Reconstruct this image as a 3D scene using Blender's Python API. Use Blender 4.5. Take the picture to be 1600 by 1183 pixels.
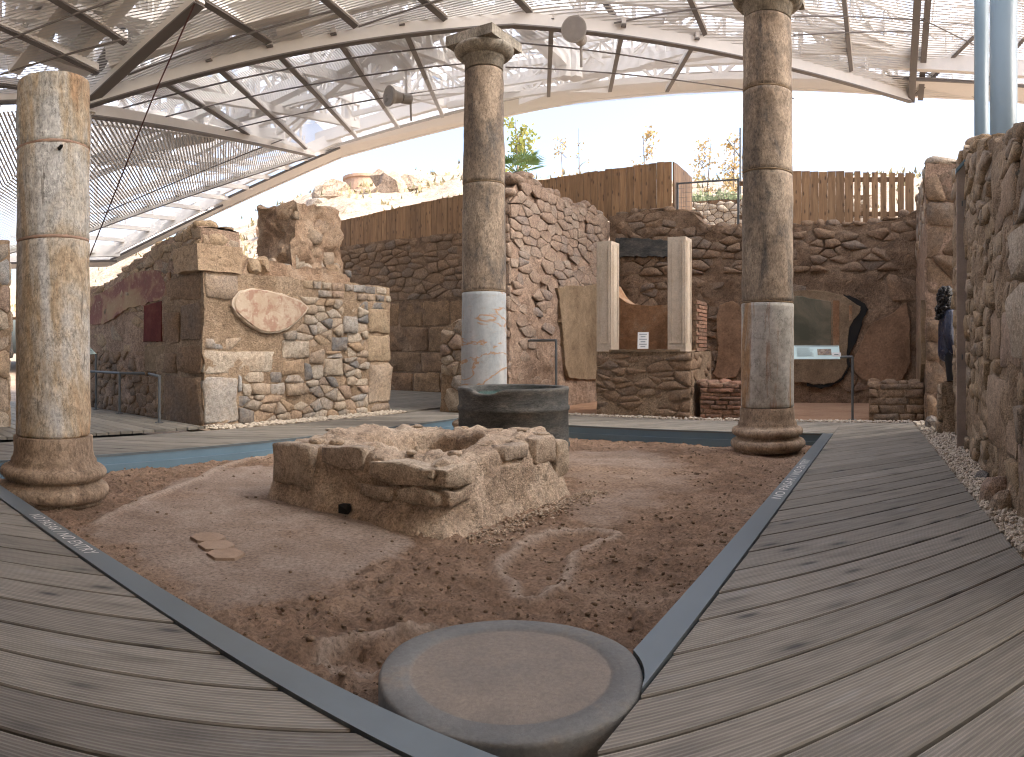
import bpy, bmesh, math, random
import numpy as np
from mathutils import Vector, Matrix

for o in list(bpy.data.objects):
    bpy.data.objects.remove(o)
SC = bpy.context.scene
COL = SC.collection

# ------------------------------------------------------------------ camera, sky, sun, exposure
FPX, XC, YH, EYE = 1080.0, 800.0, 550.0, 0.95
cam_d = bpy.data.cameras.new('camera')
cam_d.type = 'PANO'
cam_d.panorama_type = 'CENTRAL_CYLINDRICAL'
cam_d.central_cylindrical_range_u_min = -800.0 / FPX
cam_d.central_cylindrical_range_u_max = 800.0 / FPX
cam_d.central_cylindrical_range_v_min = -(1183.0 - YH) / FPX
cam_d.central_cylindrical_range_v_max = YH / FPX
cam_d.central_cylindrical_radius = 1.0
cam_d.clip_start = 0.02
cam_d.clip_end = 2000.0
cam = bpy.data.objects.new('camera', cam_d)
COL.objects.link(cam)
cam.location = (0, 0, EYE)
cam.rotation_euler = (math.radians(90), 0, 0)
SC.camera = cam

SUN_EL, SUN_AZ = math.radians(46), math.radians(112)     # azimuth clockwise from +Y: to the right of the view
world = bpy.data.worlds.new('World')
SC.world = world
world.use_nodes = True
wn = world.node_tree
sky = wn.nodes.new('ShaderNodeTexSky')
sky.sky_type = 'NISHITA'
sky.sun_disc = False
sky.sun_elevation = SUN_EL
sky.sun_rotation = SUN_AZ
sky.air_density = 1.0
sky.dust_density = 6.0
sky.ozone_density = 1.0
bgn = wn.nodes['Background']
bgn.inputs['Strength'].default_value = 0.15
wn.links.new(sky.outputs[0], bgn.inputs['Color'])
sun_d = bpy.data.lights.new('sun', 'SUN')
sun_d.energy = 1.2
sun_d.angle = math.radians(25)
sun_d.color = (1.0, 0.94, 0.85)
sun = bpy.data.objects.new('sun', sun_d)
COL.objects.link(sun)
sdir = Vector((math.sin(SUN_AZ) * math.cos(SUN_EL), math.cos(SUN_AZ) * math.cos(SUN_EL), math.sin(SUN_EL)))
sun.rotation_euler = sdir.to_track_quat('Z', 'Y').to_euler()
sun.location = (0, -10, 30)
SC.view_settings.view_transform = 'Standard'
SC.view_settings.look = 'None'
SC.view_settings.gamma = 1.0
SC.view_settings.use_curve_mapping = False
SC.view_settings.exposure = 2.1
SC.render.engine = 'CYCLES'
SC.cycles.max_bounces = 6
SC.cycles.filter_width = 1.1
SC.cycles.diffuse_bounces = 4
SC.cycles.transparent_max_bounces = 8
SC.cycles.use_denoising = True
SC.cycles.sample_clamp_indirect = 6.0

# ------------------------------------------------------------------ helpers: coordinates
AX = math.radians(31.5)
E1 = np.array([math.sin(AX), math.cos(AX), 0.0])      # along the long side of the court, away to the right
E2 = np.array([-math.cos(AX), math.sin(AX), 0.0])     # across the court, away to the left
EZ = np.array([0.0, 0.0, 1.0])
def AB(a, b, z=0.0):
    return E1 * a + E2 * b + EZ * z
def PX(x, y, d):
    t = (x - XC) / FPX
    return np.array([d * math.sin(t), d * math.cos(t), EYE - (y - YH) / FPX * d])
def PG(x, y, z):
    return PX(x, y, (EYE - z) * FPX / (y - YH))
def toab(p):
    return float(p @ E1), float(p @ E2)
def smooth01(x):
    x = np.clip(x, 0, 1)
    return x * x * (3 - 2 * x)

rnd = random.Random(11)

# ------------------------------------------------------------------ helpers: noise
def _hash(ix, iy, iz, seed):
    h = (ix.astype(np.int64) * 374761393 + iy.astype(np.int64) * 668265263 + iz.astype(np.int64) * 2147483647 + seed * 974711) & 0x7fffffff
    h = ((h ^ (h >> 13)) * 1274126177) & 0x7fffffff
    h = ((h ^ (h >> 16)) * 668265263) & 0x7fffffff
    return ((h ^ (h >> 15)) & 0xffffff) / float(0xffffff)
def vnoise(p, seed=0):
    p = np.asarray(p, float)
    i = np.floor(p).astype(np.int64)
    f = p - i
    f = f * f * (3 - 2 * f)
    r = 0
    for dx in (0, 1):
        for dy in (0, 1):
            for dz in (0, 1):
                w = (f[:, 0] if dx else 1 - f[:, 0]) * (f[:, 1] if dy else 1 - f[:, 1]) * (f[:, 2] if dz else 1 - f[:, 2])
                r = r + w * _hash(i[:, 0] + dx, i[:, 1] + dy, i[:, 2] + dz, seed)
    return r * 2 - 1
def fbm(p, octs=4, seed=0, gain=0.5):
    p = np.asarray(p, float)
    a, s, r = 1.0, 1.0, 0
    for k in range(octs):
        r = r + a * vnoise(p * s + 17.3 * k, seed + k)
        a *= gain
        s *= 2.03
    return r
def n1(x, seed=0, octs=3):
    return float(fbm(np.array([[x, seed * 3.1, 0.5]]), octs, seed)[0])

# ------------------------------------------------------------------ helpers: objects
WLOC = {}
def tag(o, label=None, cat=None, group=None, kind=None):
    if label: o['label'] = label
    if cat: o['category'] = cat
    if group: o['group'] = group
    if kind: o['kind'] = kind
    return o
def link(o, loc, parent):
    COL.objects.link(o)
    loc = np.asarray(loc, float)
    WLOC[o.name] = loc
    if parent is not None:
        o.parent = parent
        loc = loc - WLOC[parent.name]
    o.location = loc
    return o
def empty(name, loc, label=None, cat=None, group=None):
    o = bpy.data.objects.new(name, None)
    o.empty_display_size = 0.2
    link(o, loc, None)
    return tag(o, label, cat, group)
def mk(name, v, f, mat, parent=None, smooth=False, origin=None):
    v = np.asarray(v, float)
    if origin is None:
        lo, hi = v.min(0), v.max(0)
        origin = np.array([(lo[0] + hi[0]) / 2, (lo[1] + hi[1]) / 2, lo[2]])
    me = bpy.data.meshes.new(name)
    me.from_pydata((v - origin).tolist(), [], [list(map(int, q)) for q in f])
    if smooth:
        me.polygons.foreach_set('use_smooth', [True] * len(me.polygons))
    me.materials.append(mat)
    o = bpy.data.objects.new(name, me)
    return link(o, origin, parent)

class MB:
    def __init__(s):
        s.v, s.f, s.n = [], [], 0
    def add(s, v, f):
        v = np.asarray(v, float).reshape(-1, 3)
        s.v.append(v)
        s.f += [[i + s.n for i in q] for q in f]
        s.n += len(v)
        return s
    def V(s):
        return np.concatenate(s.v)
    def box(s, c, ex, ey, ez, sx, sy, sz):
        c = np.asarray(c, float)
        v = [c + ex * (i * sx / 2) + ey * (j * sy / 2) + ez * (k * sz / 2) for k in (-1, 1) for j in (-1, 1) for i in (-1, 1)]
        return s.add(v, [(0, 2, 3, 1), (4, 5, 7, 6), (0, 1, 5, 4), (2, 6, 7, 3), (0, 4, 6, 2), (1, 3, 7, 5)])
    def beam(s, p0, p1, w, h, up=EZ):
        p0, p1 = np.asarray(p0, float), np.asarray(p1, float)
        d = p1 - p0
        L = np.linalg.norm(d)
        if L < 1e-6: return s
        d = d / L
        x = np.cross(d, up)
        if np.linalg.norm(x) < 1e-3: x = np.cross(d, np.array([1.0, 0, 0]))
        x /= np.linalg.norm(x)
        y = np.cross(x, d)
        return s.box((p0 + p1) / 2, d, x, y, L, w, h)
    def tube(s, pts, r, n=8, cap=True):
        pts = [np.asarray(p, float) for p in pts]
        rs = r if hasattr(r, '__len__') else [r] * len(pts)
        rings = []
        prev = None
        for i, p in enumerate(pts):
            d = pts[min(i + 1, len(pts) - 1)] - pts[max(i - 1, 0)]
            d = d / (np.linalg.norm(d) + 1e-9)
            if prev is None:
                x = np.cross(d, EZ)
                if np.linalg.norm(x) < 1e-2: x = np.cross(d, np.array([1.0, 0, 0]))
            else:
                x = prev - d * (prev @ d)
            x /= np.linalg.norm(x)
            prev = x
            y = np.cross(d, x)
            for k in range(n):
                t = 2 * math.pi * k / n
                rings.append(p + (x * math.cos(t) + y * math.sin(t)) * rs[i])
        f = []
        for i in range(len(pts) - 1):
            for k in range(n):
                f.append((i * n + k, i * n + (k + 1) % n, (i + 1) * n + (k + 1) % n, (i + 1) * n + k))
        if cap:
            f.append(tuple(range(n - 1, -1, -1)))
            m = (len(pts) - 1) * n
            f.append(tuple(range(m, m + n)))
        return s.add(rings, f)
    def prism(s, poly, off):
        n = len(poly)
        poly = np.asarray(poly, float)
        v = np.concatenate([poly, poly + np.asarray(off, float)])
        f = [tuple(range(n - 1, -1, -1)), tuple(range(n, 2 * n))] + [(i, (i + 1) % n, n + (i + 1) % n, n + i) for i in range(n)]
        return s.add(v, f)
    def patch(s, fn, ns, nt):
        v = [fn(i / ns, j / nt) for i in range(ns + 1) for j in range(nt + 1)]
        f = [(i * (nt + 1) + j, (i + 1) * (nt + 1) + j, (i + 1) * (nt + 1) + j + 1, i * (nt + 1) + j + 1) for i in range(ns) for j in range(nt)]
        return s.add(v, f)
    def obj(s, name, mat, parent=None, smooth=False, origin=None):
        return mk(name, s.V(), s.f, mat, parent, smooth, origin)

def displace(v, amp, scale, seed=0, octs=4):
    v = np.asarray(v, float)
    d = np.stack([fbm(v * scale + 31.7 * k, octs, seed + 10 * k) for k in range(3)], 1)
    return v + d * amp

# ------------------------------------------------------------------ helpers: materials
class NT:
    def __init__(s, name):
        s.m = bpy.data.materials.new(name)
        s.m.use_nodes = True
        s.t = s.m.node_tree
        s.b = s.t.nodes['Principled BSDF']
    def n(s, kind, **kw):
        nd = s.t.nodes.new('ShaderNode' + kind)
        for k, v in kw.items():
            if k.startswith('_'): setattr(nd, k[1:], v)
            else:
                s.set(nd.inputs[k.replace('__', ' ')], v)
        return nd
    def set(s, inp, v):
        if isinstance(v, bpy.types.NodeSocket): s.t.links.new(v, inp)
        else: inp.default_value = v
    def l(s, a, b): s.t.links.new(a, b)
    def pos(s): return s.n('NewGeometry').outputs['Position']
    def math(s, op, a, b=0.5, c=None):
        nd = s.n('Math', _operation=op)
        s.set(nd.inputs[0], a); s.set(nd.inputs[1], b)
        if c is not None: s.set(nd.inputs[2], c)
        return nd.outputs[0]
    def vmath(s, op, a, b):
        nd = s.n('VectorMath', _operation=op)
        s.set(nd.inputs[0], a); s.set(nd.inputs[1], b)
        return nd.outputs[0]
    def noise(s, vec, scale, detail=6.0, rough=0.6, dist=0.0):
        nd = s.n('TexNoise', Vector=vec, Scale=scale, Detail=detail, Roughness=rough, Distortion=dist)
        return nd.outputs['Fac']
    def mapv(s, vec, scale=(1, 1, 1), rot=(0, 0, 0), loc=(0, 0, 0)):
        nd = s.n('Mapping', Vector=vec)
        nd.inputs['Scale'].default_value = scale
        nd.inputs['Rotation'].default_value = rot
        nd.inputs['Location'].default_value = loc
        return nd.outputs[0]
    def ramp(s, fac, stops):
        nd = s.n('ValToRGB')
        s.set(nd.inputs[0], fac)
        cr = nd.color_ramp
        while len(cr.elements) < len(stops): cr.elements.new(0.5)
        for e, (p, c) in zip(cr.elements, stops):
            e.position = p
            e.color = (*c, 1.0) if hasattr(c, '__len__') else (c, c, c, 1.0)
        return nd.outputs[0]
    def mix(s, fac, a, b, blend='MIX'):
        nd = s.n('Mix', _data_type='RGBA', _blend_type=blend)
        s.set(nd.inputs[0], fac)
        for inp, v in ((nd.inputs[6], a), (nd.inputs[7], b)):
            s.set(inp, (*v, 1.0) if isinstance(v, tuple) and len(v) == 3 else v)
        return nd.outputs[2]
    def bump(s, h, dist, strength=1.0, normal=None):
        nd = s.n('Bump', Height=h, Strength=strength, Distance=dist)
        if normal is not None: s.l(normal, nd.inputs['Normal'])
        return nd.outputs[0]
    def done(s, color=None, rough=None, normal=None, metal=None, spec=None):
        if color is not None: s.set(s.b.inputs['Base Color'], (*color, 1.0) if isinstance(color, tuple) else color)
        if rough is not None: s.set(s.b.inputs['Roughness'], rough)
        if normal is not None: s.l(normal, s.b.inputs['Normal'])
        if metal is not None: s.set(s.b.inputs['Metallic'], metal)
        if spec is not None: s.set(s.b.inputs['Specular IOR Level'], spec)
        return s.m

def rock(name, cols, scale=3.0, palette=None, pal_mix=0.6, dust=None, dust_amt=(0.40, 0.0, 0.66, 0.6), bump=0.02, rough=0.92, speck=0.45, aniso=(1, 1, 1)):
    """weathered stone / mortar / soil; palette = a colour of its own for each piece"""
    t = NT(name)
    p = t.pos()
    if palette:
        r = t.n('ObjectInfo').outputs['Random']
        off = t.n('CombineXYZ', X=t.math('MULTIPLY', r, 37.0), Y=t.math('MULTIPLY', r, 91.0), Z=t.math('MULTIPLY', r, 53.0)).outputs[0]
        p = t.vmath('ADD', p, off)
    if aniso != (1, 1, 1): p = t.mapv(p, aniso)
    n = len(cols)
    big = t.noise(p, scale, 5, 0.65)
    c = t.ramp(big, [(0.28 + 0.46 * i / (n - 1), cc) for i, cc in enumerate(cols)])
    if palette:
        m = len(palette)
        nd = t.n('ValToRGB'); t.l(r, nd.inputs[0])
        cr = nd.color_ramp; cr.interpolation = 'CONSTANT'
        while len(cr.elements) < m: cr.elements.new(0.5)
        for i, (e, cc) in enumerate(zip(cr.elements, palette)):
            e.position = i / m; e.color = (*cc, 1)
        c = t.mix(pal_mix, c, nd.outputs[0])
        if dust:                                         # lime and earth smeared over stones and joints alike
            dn = t.noise(t.pos(), 2.6, 4, 0.7)
            c = t.mix(t.ramp(dn, [(dust_amt[0], dust_amt[1]), (dust_amt[2], dust_amt[3])]), c, dust)
    med = t.noise(p, scale * 5, 4, 0.72)
    c = t.mix(1.0, c, t.ramp(med, [(0.25, 1 - speck), (0.5, 1.0), (0.8, 1 + speck * 0.8)]), 'MULTIPLY')
    fine = t.noise(p, scale * 22, 3, 0.7)
    c = t.mix(min(0.75, speck * 1.6), c, t.ramp(fine, [(0.34, 0.5), (0.5, 1.0), (0.68, 1.4)]), 'MULTIPLY')
    crk = t.noise(p, scale * 2.4, 4, 0.75)                # dark hairlines and pits
    c = t.mix(min(1.0, speck * 1.6), c, t.ramp(t.math('ABSOLUTE', t.math('SUBTRACT', crk, 0.5)), [(0.0, 0.5), (0.022, 1.0)]), 'MULTIPLY')
    h = t.math('ADD', t.math('MULTIPLY', med, 0.7), t.math('MULTIPLY', fine, 0.3))
    return t.done(c, rough, t.bump(h, bump, 0.9), spec=0.25)

def plain(name, col, rough=0.5, metal=0.0, var=0.15, scale=6.0, bump=0.0):
    t = NT(name)
    p = t.pos()
    n = t.noise(p, scale, 6, 0.65)
    c = t.mix(1.0, (*col,), t.ramp(n, [(0.25, 1 - var), (0.75, 1 + var)]), 'MULTIPLY')
    nr = t.bump(t.noise(p, scale * 8, 4, 0.6), bump, 0.6) if bump else None
    r = t.math('ADD', t.math('MULTIPLY', n, 0.25), rough - 0.12)
    return t.done(c, r, nr, metal)

TAN = (0.37, 0.29, 0.22); OCH = (0.37, 0.275, 0.175); GRY = (0.31, 0.285, 0.25); BLU = (0.20, 0.205, 0.205)
PNK = (0.34, 0.24, 0.185); BRN = (0.24, 0.17, 0.12); CRM = (0.45, 0.38, 0.295); DRK = (0.15, 0.12, 0.095)
M = {}
M['mortar'] = rock('lime_mortar', [(0.21, 0.145, 0.095), (0.33, 0.24, 0.16), (0.43, 0.33, 0.235)], 2.5, bump=0.06, speck=0.4)
M['mortar_brown'] = rock('earth_mortar', [(0.115, 0.076, 0.05), (0.225, 0.15, 0.097), (0.325, 0.225, 0.15)], 2.2, bump=0.06, speck=0.4)
M['mortar_pink'] = rock('pink_mortar', [(0.215, 0.145, 0.104), (0.34, 0.24, 0.175), (0.43, 0.32, 0.24)], 2.0, bump=0.06, speck=0.4)
M['stone_pink'] = rock('pinkish_rubble_stone', [(0.20, 0.15, 0.115), (0.32, 0.245, 0.19), (0.42, 0.34, 0.27)], 4.0, [TAN, (0.33, 0.25, 0.195), (0.44, 0.36, 0.28), GRY, (0.29, 0.22, 0.17), (0.18, 0.19, 0.20), (0.47, 0.41, 0.34), (0.36, 0.26, 0.20)], 0.6, dust=(0.345, 0.245, 0.18), bump=0.035, dust_amt=(0.3, 0.2, 0.62, 0.85))
M['stone_light'] = rock('pale_rubble_stone', [(0.26, 0.20, 0.15), (0.40, 0.32, 0.24), (0.52, 0.45, 0.36)], 4.0,
                        [TAN, (0.52, 0.45, 0.36), GRY, (0.36, 0.25, 0.17), PNK, CRM, (0.45, 0.36, 0.27), OCH, (0.40, 0.38, 0.35), (0.14, 0.155, 0.17), (0.48, 0.43, 0.36), TAN, (0.27, 0.21, 0.165), (0.33, 0.34, 0.34), (0.42, 0.29, 0.18)], 0.75, dust=(0.41, 0.305, 0.21), bump=0.03)
M['stone_brown'] = rock('brown_rubble_stone', [(0.13, 0.09, 0.06), (0.25, 0.17, 0.115), (0.34, 0.24, 0.17)], 4.0,
                        [BRN, (0.30, 0.20, 0.13), (0.20, 0.15, 0.11), (0.17, 0.155, 0.14), (0.32, 0.225, 0.155), (0.19, 0.185, 0.17), (0.30, 0.20, 0.125), DRK, (0.185, 0.18, 0.17), (0.28, 0.20, 0.14), (0.36, 0.27, 0.19)], dust=(0.27, 0.18, 0.115), bump=0.03, dust_amt=(0.3, 0.1, 0.62, 0.8))
M['stone_ochre'] = rock('ochre_rubble_stone', [(0.24, 0.165, 0.10), (0.37, 0.265, 0.17), (0.46, 0.35, 0.24)], 4.0,
                        [OCH, TAN, (0.36, 0.27, 0.18), (0.30, 0.22, 0.15), (0.40, 0.32, 0.23), (0.26, 0.23, 0.20), TAN], dust=(0.38, 0.275, 0.175), bump=0.03)
M['ashlar'] = rock('brown_ashlar_block', [(0.11, 0.07, 0.045), (0.25, 0.16, 0.095), (0.36, 0.23, 0.13)], 1.6,
                   [(0.26, 0.17, 0.10), (0.31, 0.19, 0.10), (0.22, 0.14, 0.09), (0.29, 0.16, 0.09)], 0.4)
M['brick'] = rock('thin_brick', [(0.22, 0.12, 0.08), (0.34, 0.19, 0.13), (0.40, 0.26, 0.18)], 5.0,
                  [(0.33, 0.18, 0.12), (0.27, 0.17, 0.12), (0.38, 0.24, 0.16), (0.22, 0.15, 0.11)], 0.6)
M['plaster_tan'] = rock('tan_plaster', [(0.16, 0.11, 0.068), (0.235, 0.17, 0.108), (0.29, 0.215, 0.145)], 2.2, bump=0.012, speck=0.28)
M['plaster_pink'] = rock('pink_plaster', [(0.33, 0.21, 0.15), (0.43, 0.29, 0.21), (0.50, 0.36, 0.27)], 1.2, bump=0.008, speck=0.18)
M['plaster_brown'] = rock('brown_plaster', [(0.15, 0.09, 0.055), (0.25, 0.155, 0.095), (0.33, 0.21, 0.135)], 1.2, bump=0.02, speck=0.25)
M['niche'] = rock('orange_brown_fresco', [(0.16, 0.09, 0.05), (0.29, 0.16, 0.085), (0.34, 0.27, 0.20)], 2.4, bump=0.006, speck=0.25)
M['marble_cream'] = rock('cream_marble', [(0.44, 0.36, 0.27), (0.55, 0.46, 0.36), (0.60, 0.52, 0.42)], 2.0, bump=0.006, speck=0.12, rough=0.7)
M['gravel'] = rock('cream_gravel', [(0.42, 0.35, 0.27), (0.58, 0.51, 0.42), (0.68, 0.62, 0.54)], 30.0, bump=0.004)
M['slope'] = rock('dry_hillside', [(0.24, 0.17, 0.12), (0.38, 0.30, 0.23), (0.45, 0.40, 0.31)], 0.35, bump=0.15)
M['terrace'] = rock('bare_ground', [(0.22, 0.16, 0.11), (0.32, 0.24, 0.17), (0.40, 0.31, 0.23)], 0.8, bump=0.03)
M['floor_earth'] = rock('orange_earth_floor', [(0.27, 0.16, 0.095), (0.36, 0.22, 0.14), (0.42, 0.28, 0.18)], 1.2, bump=0.01, speck=0.15)
M['basalt'] = rock('dark_grey_stone', [(0.04, 0.042, 0.042), (0.085, 0.083, 0.077), (0.17, 0.15, 0.125)], 4.0, bump=0.012, rough=0.75, speck=0.5, aniso=(1, 1, 3.0))
M['old_column'] = None
M['roof_white'] = plain('roof_beam_paint', (0.72, 0.69, 0.65), 0.5, 0.0, 0.05)
M['roof_slat'] = plain('roof_slat_paint', (0.66, 0.65, 0.63), 0.5, 0.0, 0.05)
M['roof_dark'] = plain('dark_purlin_steel', (0.17, 0.155, 0.145), 0.55, 0.0, 0.1)
M['galv'] = plain('galvanised_frame', (0.155, 0.185, 0.20), 0.42, 0.45, 0.12, 5.0)
M['fascia'] = plain('blue_grey_fascia', (0.15, 0.235, 0.30), 0.45, 0.3, 0.1, 4.0)
M['pipe'] = plain('pale_blue_pipe_paint', (0.115, 0.16, 0.18), 0.4, 0.0, 0.06, 3.0)
M['rail'] = plain('dark_grey_rail', (0.13, 0.14, 0.145), 0.5, 0.4, 0.1)
M['rust_cable'] = plain('dark_red_cable', (0.07, 0.025, 0.02), 0.6)
M['white'] = plain('white_letter_paint', (0.75, 0.75, 0.73), 0.6, 0, 0.03)
M['lamp'] = plain('grey_lamp_housing', (0.38, 0.35, 0.31), 0.5, 0.0, 0.06)
M['shade_black'] = plain('painted_shade_black', (0.01, 0.009, 0.008), 0.9)  # near black that paints shade into gaps, cracks and holes

# translucent roof skin
t = NT('translucent_roof_sheet')
tr = t.n('BsdfTranslucent'); tr.inputs[0].default_value = (0.76, 0.80, 0.86, 1)
df = t.n('BsdfDiffuse'); df.inputs[0].default_value = (0.5, 0.52, 0.55, 1)
tp = t.n('BsdfTransparent'); tp.inputs[0].default_value = (0.95, 0.97, 1.0, 1)
m1 = t.n('MixShader'); m1.inputs[0].default_value = 0.10
t.l(tr.outputs[0], m1.inputs[1]); t.l(df.outputs[0], m1.inputs[2])
pp = t.mapv(t.pos(), (1, 1, 1), (0, 0, -AX))
wv = t.n('TexWave', Vector=pp, Scale=2.2, Distortion=0.0); wv.bands_direction = 'X'
m2 = t.n('MixShader')
t.l(t.ramp(t.noise(t.pos(), 0.6, 3), [(0.35, 0.25), (0.7, 0.45)]), m2.inputs[0])
t.l(m1.outputs[0], m2.inputs[1]); t.l(tp.outputs[0], m2.inputs[2])
t.l(m2.outputs[0], t.t.nodes['Material Output'].inputs['Surface'])
M['skin'] = t.m

# deck boards
def deck_mat(name, ang, base):
    t = NT(name)
    p = t.mapv(t.pos(), (1, 1, 1), (0, 0, -ang))          # x along the board
    r = t.n('ObjectInfo').outputs['Random']
    p2 = t.vmath('ADD', p, t.n('CombineXYZ', X=t.math('MULTIPLY', r, 47.0), Y=0.0, Z=0.0).outputs[0])
    g = t.noise(t.mapv(p2, (1.2, 14, 1)), 3.0, 8, 0.65, 0.4)
    c = t.ramp(g, [(0.3, tuple(x * 0.66 for x in base)), (0.52, base), (0.75, tuple(x * 1.3 for x in base))])
    c = t.mix(1.0, c, t.ramp(r, [(0.0, 0.82), (1.0, 1.2)]), 'MULTIPLY')
    vo = t.n('TexVoronoi', _voronoi_dimensions='2D', Vector=t.mapv(p2, (1.5, 4.9, 1)), Scale=1.0, Randomness=1.0)
    knot = t.ramp(vo.outputs['Distance'], [(0.03, 1.0), (0.10, 0.0)])
    kn = t.ramp(t.noise(p2, 1.3, 2), [(0.48, 0.15), (0.56, 0.85)])
    c = t.mix(t.math('MULTIPLY', knot, kn), c, (0.05, 0.05, 0.052))
    halo = t.ramp(vo.outputs['Distance'], [(0.10, 0.7), (0.22, 1.0)])
    c = t.mix(0.6, c, halo, 'MULTIPLY')
    pale = t.ramp(t.noise(t.mapv(p2, (1.0, 4.0, 1)), 2.2, 5, 0.6), [(0.58, 0.0), (0.72, 0.45)])
    c = t.mix(pale, c, (0.34, 0.335, 0.325))
    sy = t.n('SeparateXYZ', Vector=p).outputs['Y']
    wv = t.math('SINE', t.math('MULTIPLY', sy, 2 * math.pi / 0.0136))
    groove = t.ramp(wv, [(0.0, 0.0), (0.45, 1.0)])
    c = t.mix(1.0, c, t.ramp(wv, [(0.0, 0.72), (0.5, 1.04)]), 'MULTIPLY')
    h = t.math('ADD', t.math('MULTIPLY', groove, 1.0), t.math('MULTIPLY', g, 0.35))
    return t.done(c, 0.62, t.bump(h, 0.003, 0.9), spec=0.35)
ANG_D = math.radians(13.5)
M['deck'] = deck_mat('weathered_deck_board', ANG_D, (0.265, 0.242, 0.205))
M['deck_b'] = deck_mat('weathered_deck_board_across', math.pi / 2 - AX, (0.235, 0.213, 0.175))

def fence_mat():
    t = NT('stained_fence_timber')
    r = t.n('ObjectInfo').outputs['Random']
    p = t.vmath('ADD', t.pos(), t.n('CombineXYZ', X=t.math('MULTIPLY', r, 31.0), Y=t.math('MULTIPLY', r, 17.0), Z=t.math('MULTIPLY', r, 7.0)).outputs[0])
    g = t.noise(t.mapv(p, (9, 9, 0.9)), 2.0, 7, 0.65, 0.5)
    c = t.ramp(g, [(0.3, (0.165, 0.092, 0.042)), (0.5, (0.265, 0.152, 0.072)), (0.72, (0.36, 0.222, 0.112))])
    c = t.mix(1.0, c, t.ramp(r, [(0, 0.78), (1, 1.2)]), 'MULTIPLY')
    sp = t.n('SeparateXYZ', Vector=p)
    vo = t.n('TexVoronoi', _voronoi_dimensions='2D', Vector=t.n('CombineXYZ', X=t.math('MULTIPLY', t.math('SUBTRACT', sp.outputs[0], sp.outputs[1]), 5.0), Y=t.math('MULTIPLY', sp.outputs[2], 2.4), Z=0.0).outputs[0], Scale=1.0)
    c = t.mix(t.ramp(vo.outputs['Distance'], [(0.05, 0.75), (0.13, 0.0)]), c, (0.06, 0.03, 0.015))
    return t.done(c, 0.6, t.bump(g, 0.004, 0.6))
M['fence'] = fence_mat()

# columns: old brown shaft, veined marble drum, pale drum with ochre runs
def col_mat(name, cols, kind, bump=0.022):
    t = NT(name)
    p = t.pos()
    z1 = t.mapv(p, (1, 1, 0.22))
    big = t.noise(z1, 3.2, 7, 0.62, 0.8)
    n = len(cols)
    c = t.ramp(big, [(0.37 + 0.27 * i / (n - 1), cc) for i, cc in enumerate(cols)])
    med = t.noise(p, 14, 5, 0.72)
    fine = t.noise(t.mapv(p, (1, 1, 0.5)), 60, 4, 0.7)
    if kind == 'vein':
        q = t.mapv(p, (0.9, 0.9, 2.2), (0.0, 0.75, 0.0))
        vn = t.noise(q, 1.15, 5, 0.55, 1.1)
        band = t.ramp(vn, [(0.535, 0.0), (0.555, 0.8), (0.565, 0.85), (0.585, 0.0)])
        c = t.mix(band, c, (0.42, 0.23, 0.10))
        v2 = t.noise(q, 4.0, 4, 0.6, 1.0)
        c = t.mix(t.ramp(v2, [(0.60, 0.0), (0.63, 0.3), (0.66, 0.0)]), c, (0.42, 0.30, 0.18))
    if kind == 'run':
        q = t.mapv(p, (1, 1, 0.13))
        vn = t.noise(q, 3.6, 5, 0.6, 0.5)
        c = t.mix(t.ramp(vn, [(0.50, 0.0), (0.57, 0.85)]), c, (0.32, 0.18, 0.08))
        c = t.mix(t.ramp(t.noise(q, 9.0, 4, 0.6), [(0.57, 0.0), (0.64, 0.6)]), c, (0.28, 0.14, 0.085))
    if kind == 'streak':
        q = t.mapv(p, (1, 1, 0.10))
        c = t.mix(t.ramp(t.noise(q, 4.0, 5, 0.6, 0.4), [(0.55, 0.0), (0.66, 0.6)]), c, (0.20, 0.205, 0.205))
        c = t.mix(t.ramp(t.noise(q, 17.0, 3, 0.6), [(0.64, 0.0), (0.69, 0.55)]), c, (0.11, 0.085, 0.06))
    if kind == 'old':
        q = t.mapv(p, (1, 1, 0.35))
        c = t.mix(t.ramp(t.noise(q, 5.0, 6, 0.7, 0.3), [(0.50, 0.0), (0.66, 0.85)]), c, (0.10, 0.09, 0.08))
        pit = t.ramp(t.noise(q, 28.0, 4, 0.7), [(0.60, 0.0), (0.68, 0.6)])
        c = t.mix(pit, c, (0.13, 0.10, 0.075))
    amt = 0.16 if kind in ('vein',) else 0.38
    c = t.mix(1.0, c, t.ramp(med, [(0.25, 1 - amt), (0.75, 1 + amt)]), 'MULTIPLY')
    if kind not in ('vein', 'run'): c = t.mix(0.8, c, t.ramp(fine, [(0.34, 0.55), (0.5, 1.0), (0.68, 1.3)]), 'MULTIPLY')
    crk = t.noise(t.mapv(p, (1, 1, 0.55)), 5.5, 5, 0.7)
    c = t.mix(0.6 if kind != 'vein' else 0.15, c, t.ramp(t.math('ABSOLUTE', t.math('SUBTRACT', crk, 0.5)), [(0.0, 0.35), (0.014, 1.0)]), 'MULTIPLY')
    h = t.math('ADD', t.math('MULTIPLY', med, 0.6), t.math('MULTIPLY', fine, 0.4))
    return t.done(c, 0.8, t.bump(h, bump, 0.8), spec=0.3)
M['col_left'] = col_mat('grey_gold_column_stone', [(0.40, 0.26, 0.15), (0.47, 0.37, 0.25), (0.52, 0.475, 0.40), (0.55, 0.535, 0.50)], 'streak')
M['col_old'] = col_mat('old_brown_column_stone', [(0.16, 0.125, 0.095), (0.28, 0.215, 0.155), (0.36, 0.285, 0.21)], 'old')
M['col_vein'] = col_mat('blue_white_veined_marble', [(0.34, 0.37, 0.38), (0.41, 0.435, 0.44), (0.47, 0.48, 0.475)], 'vein', 0.004)
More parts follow.
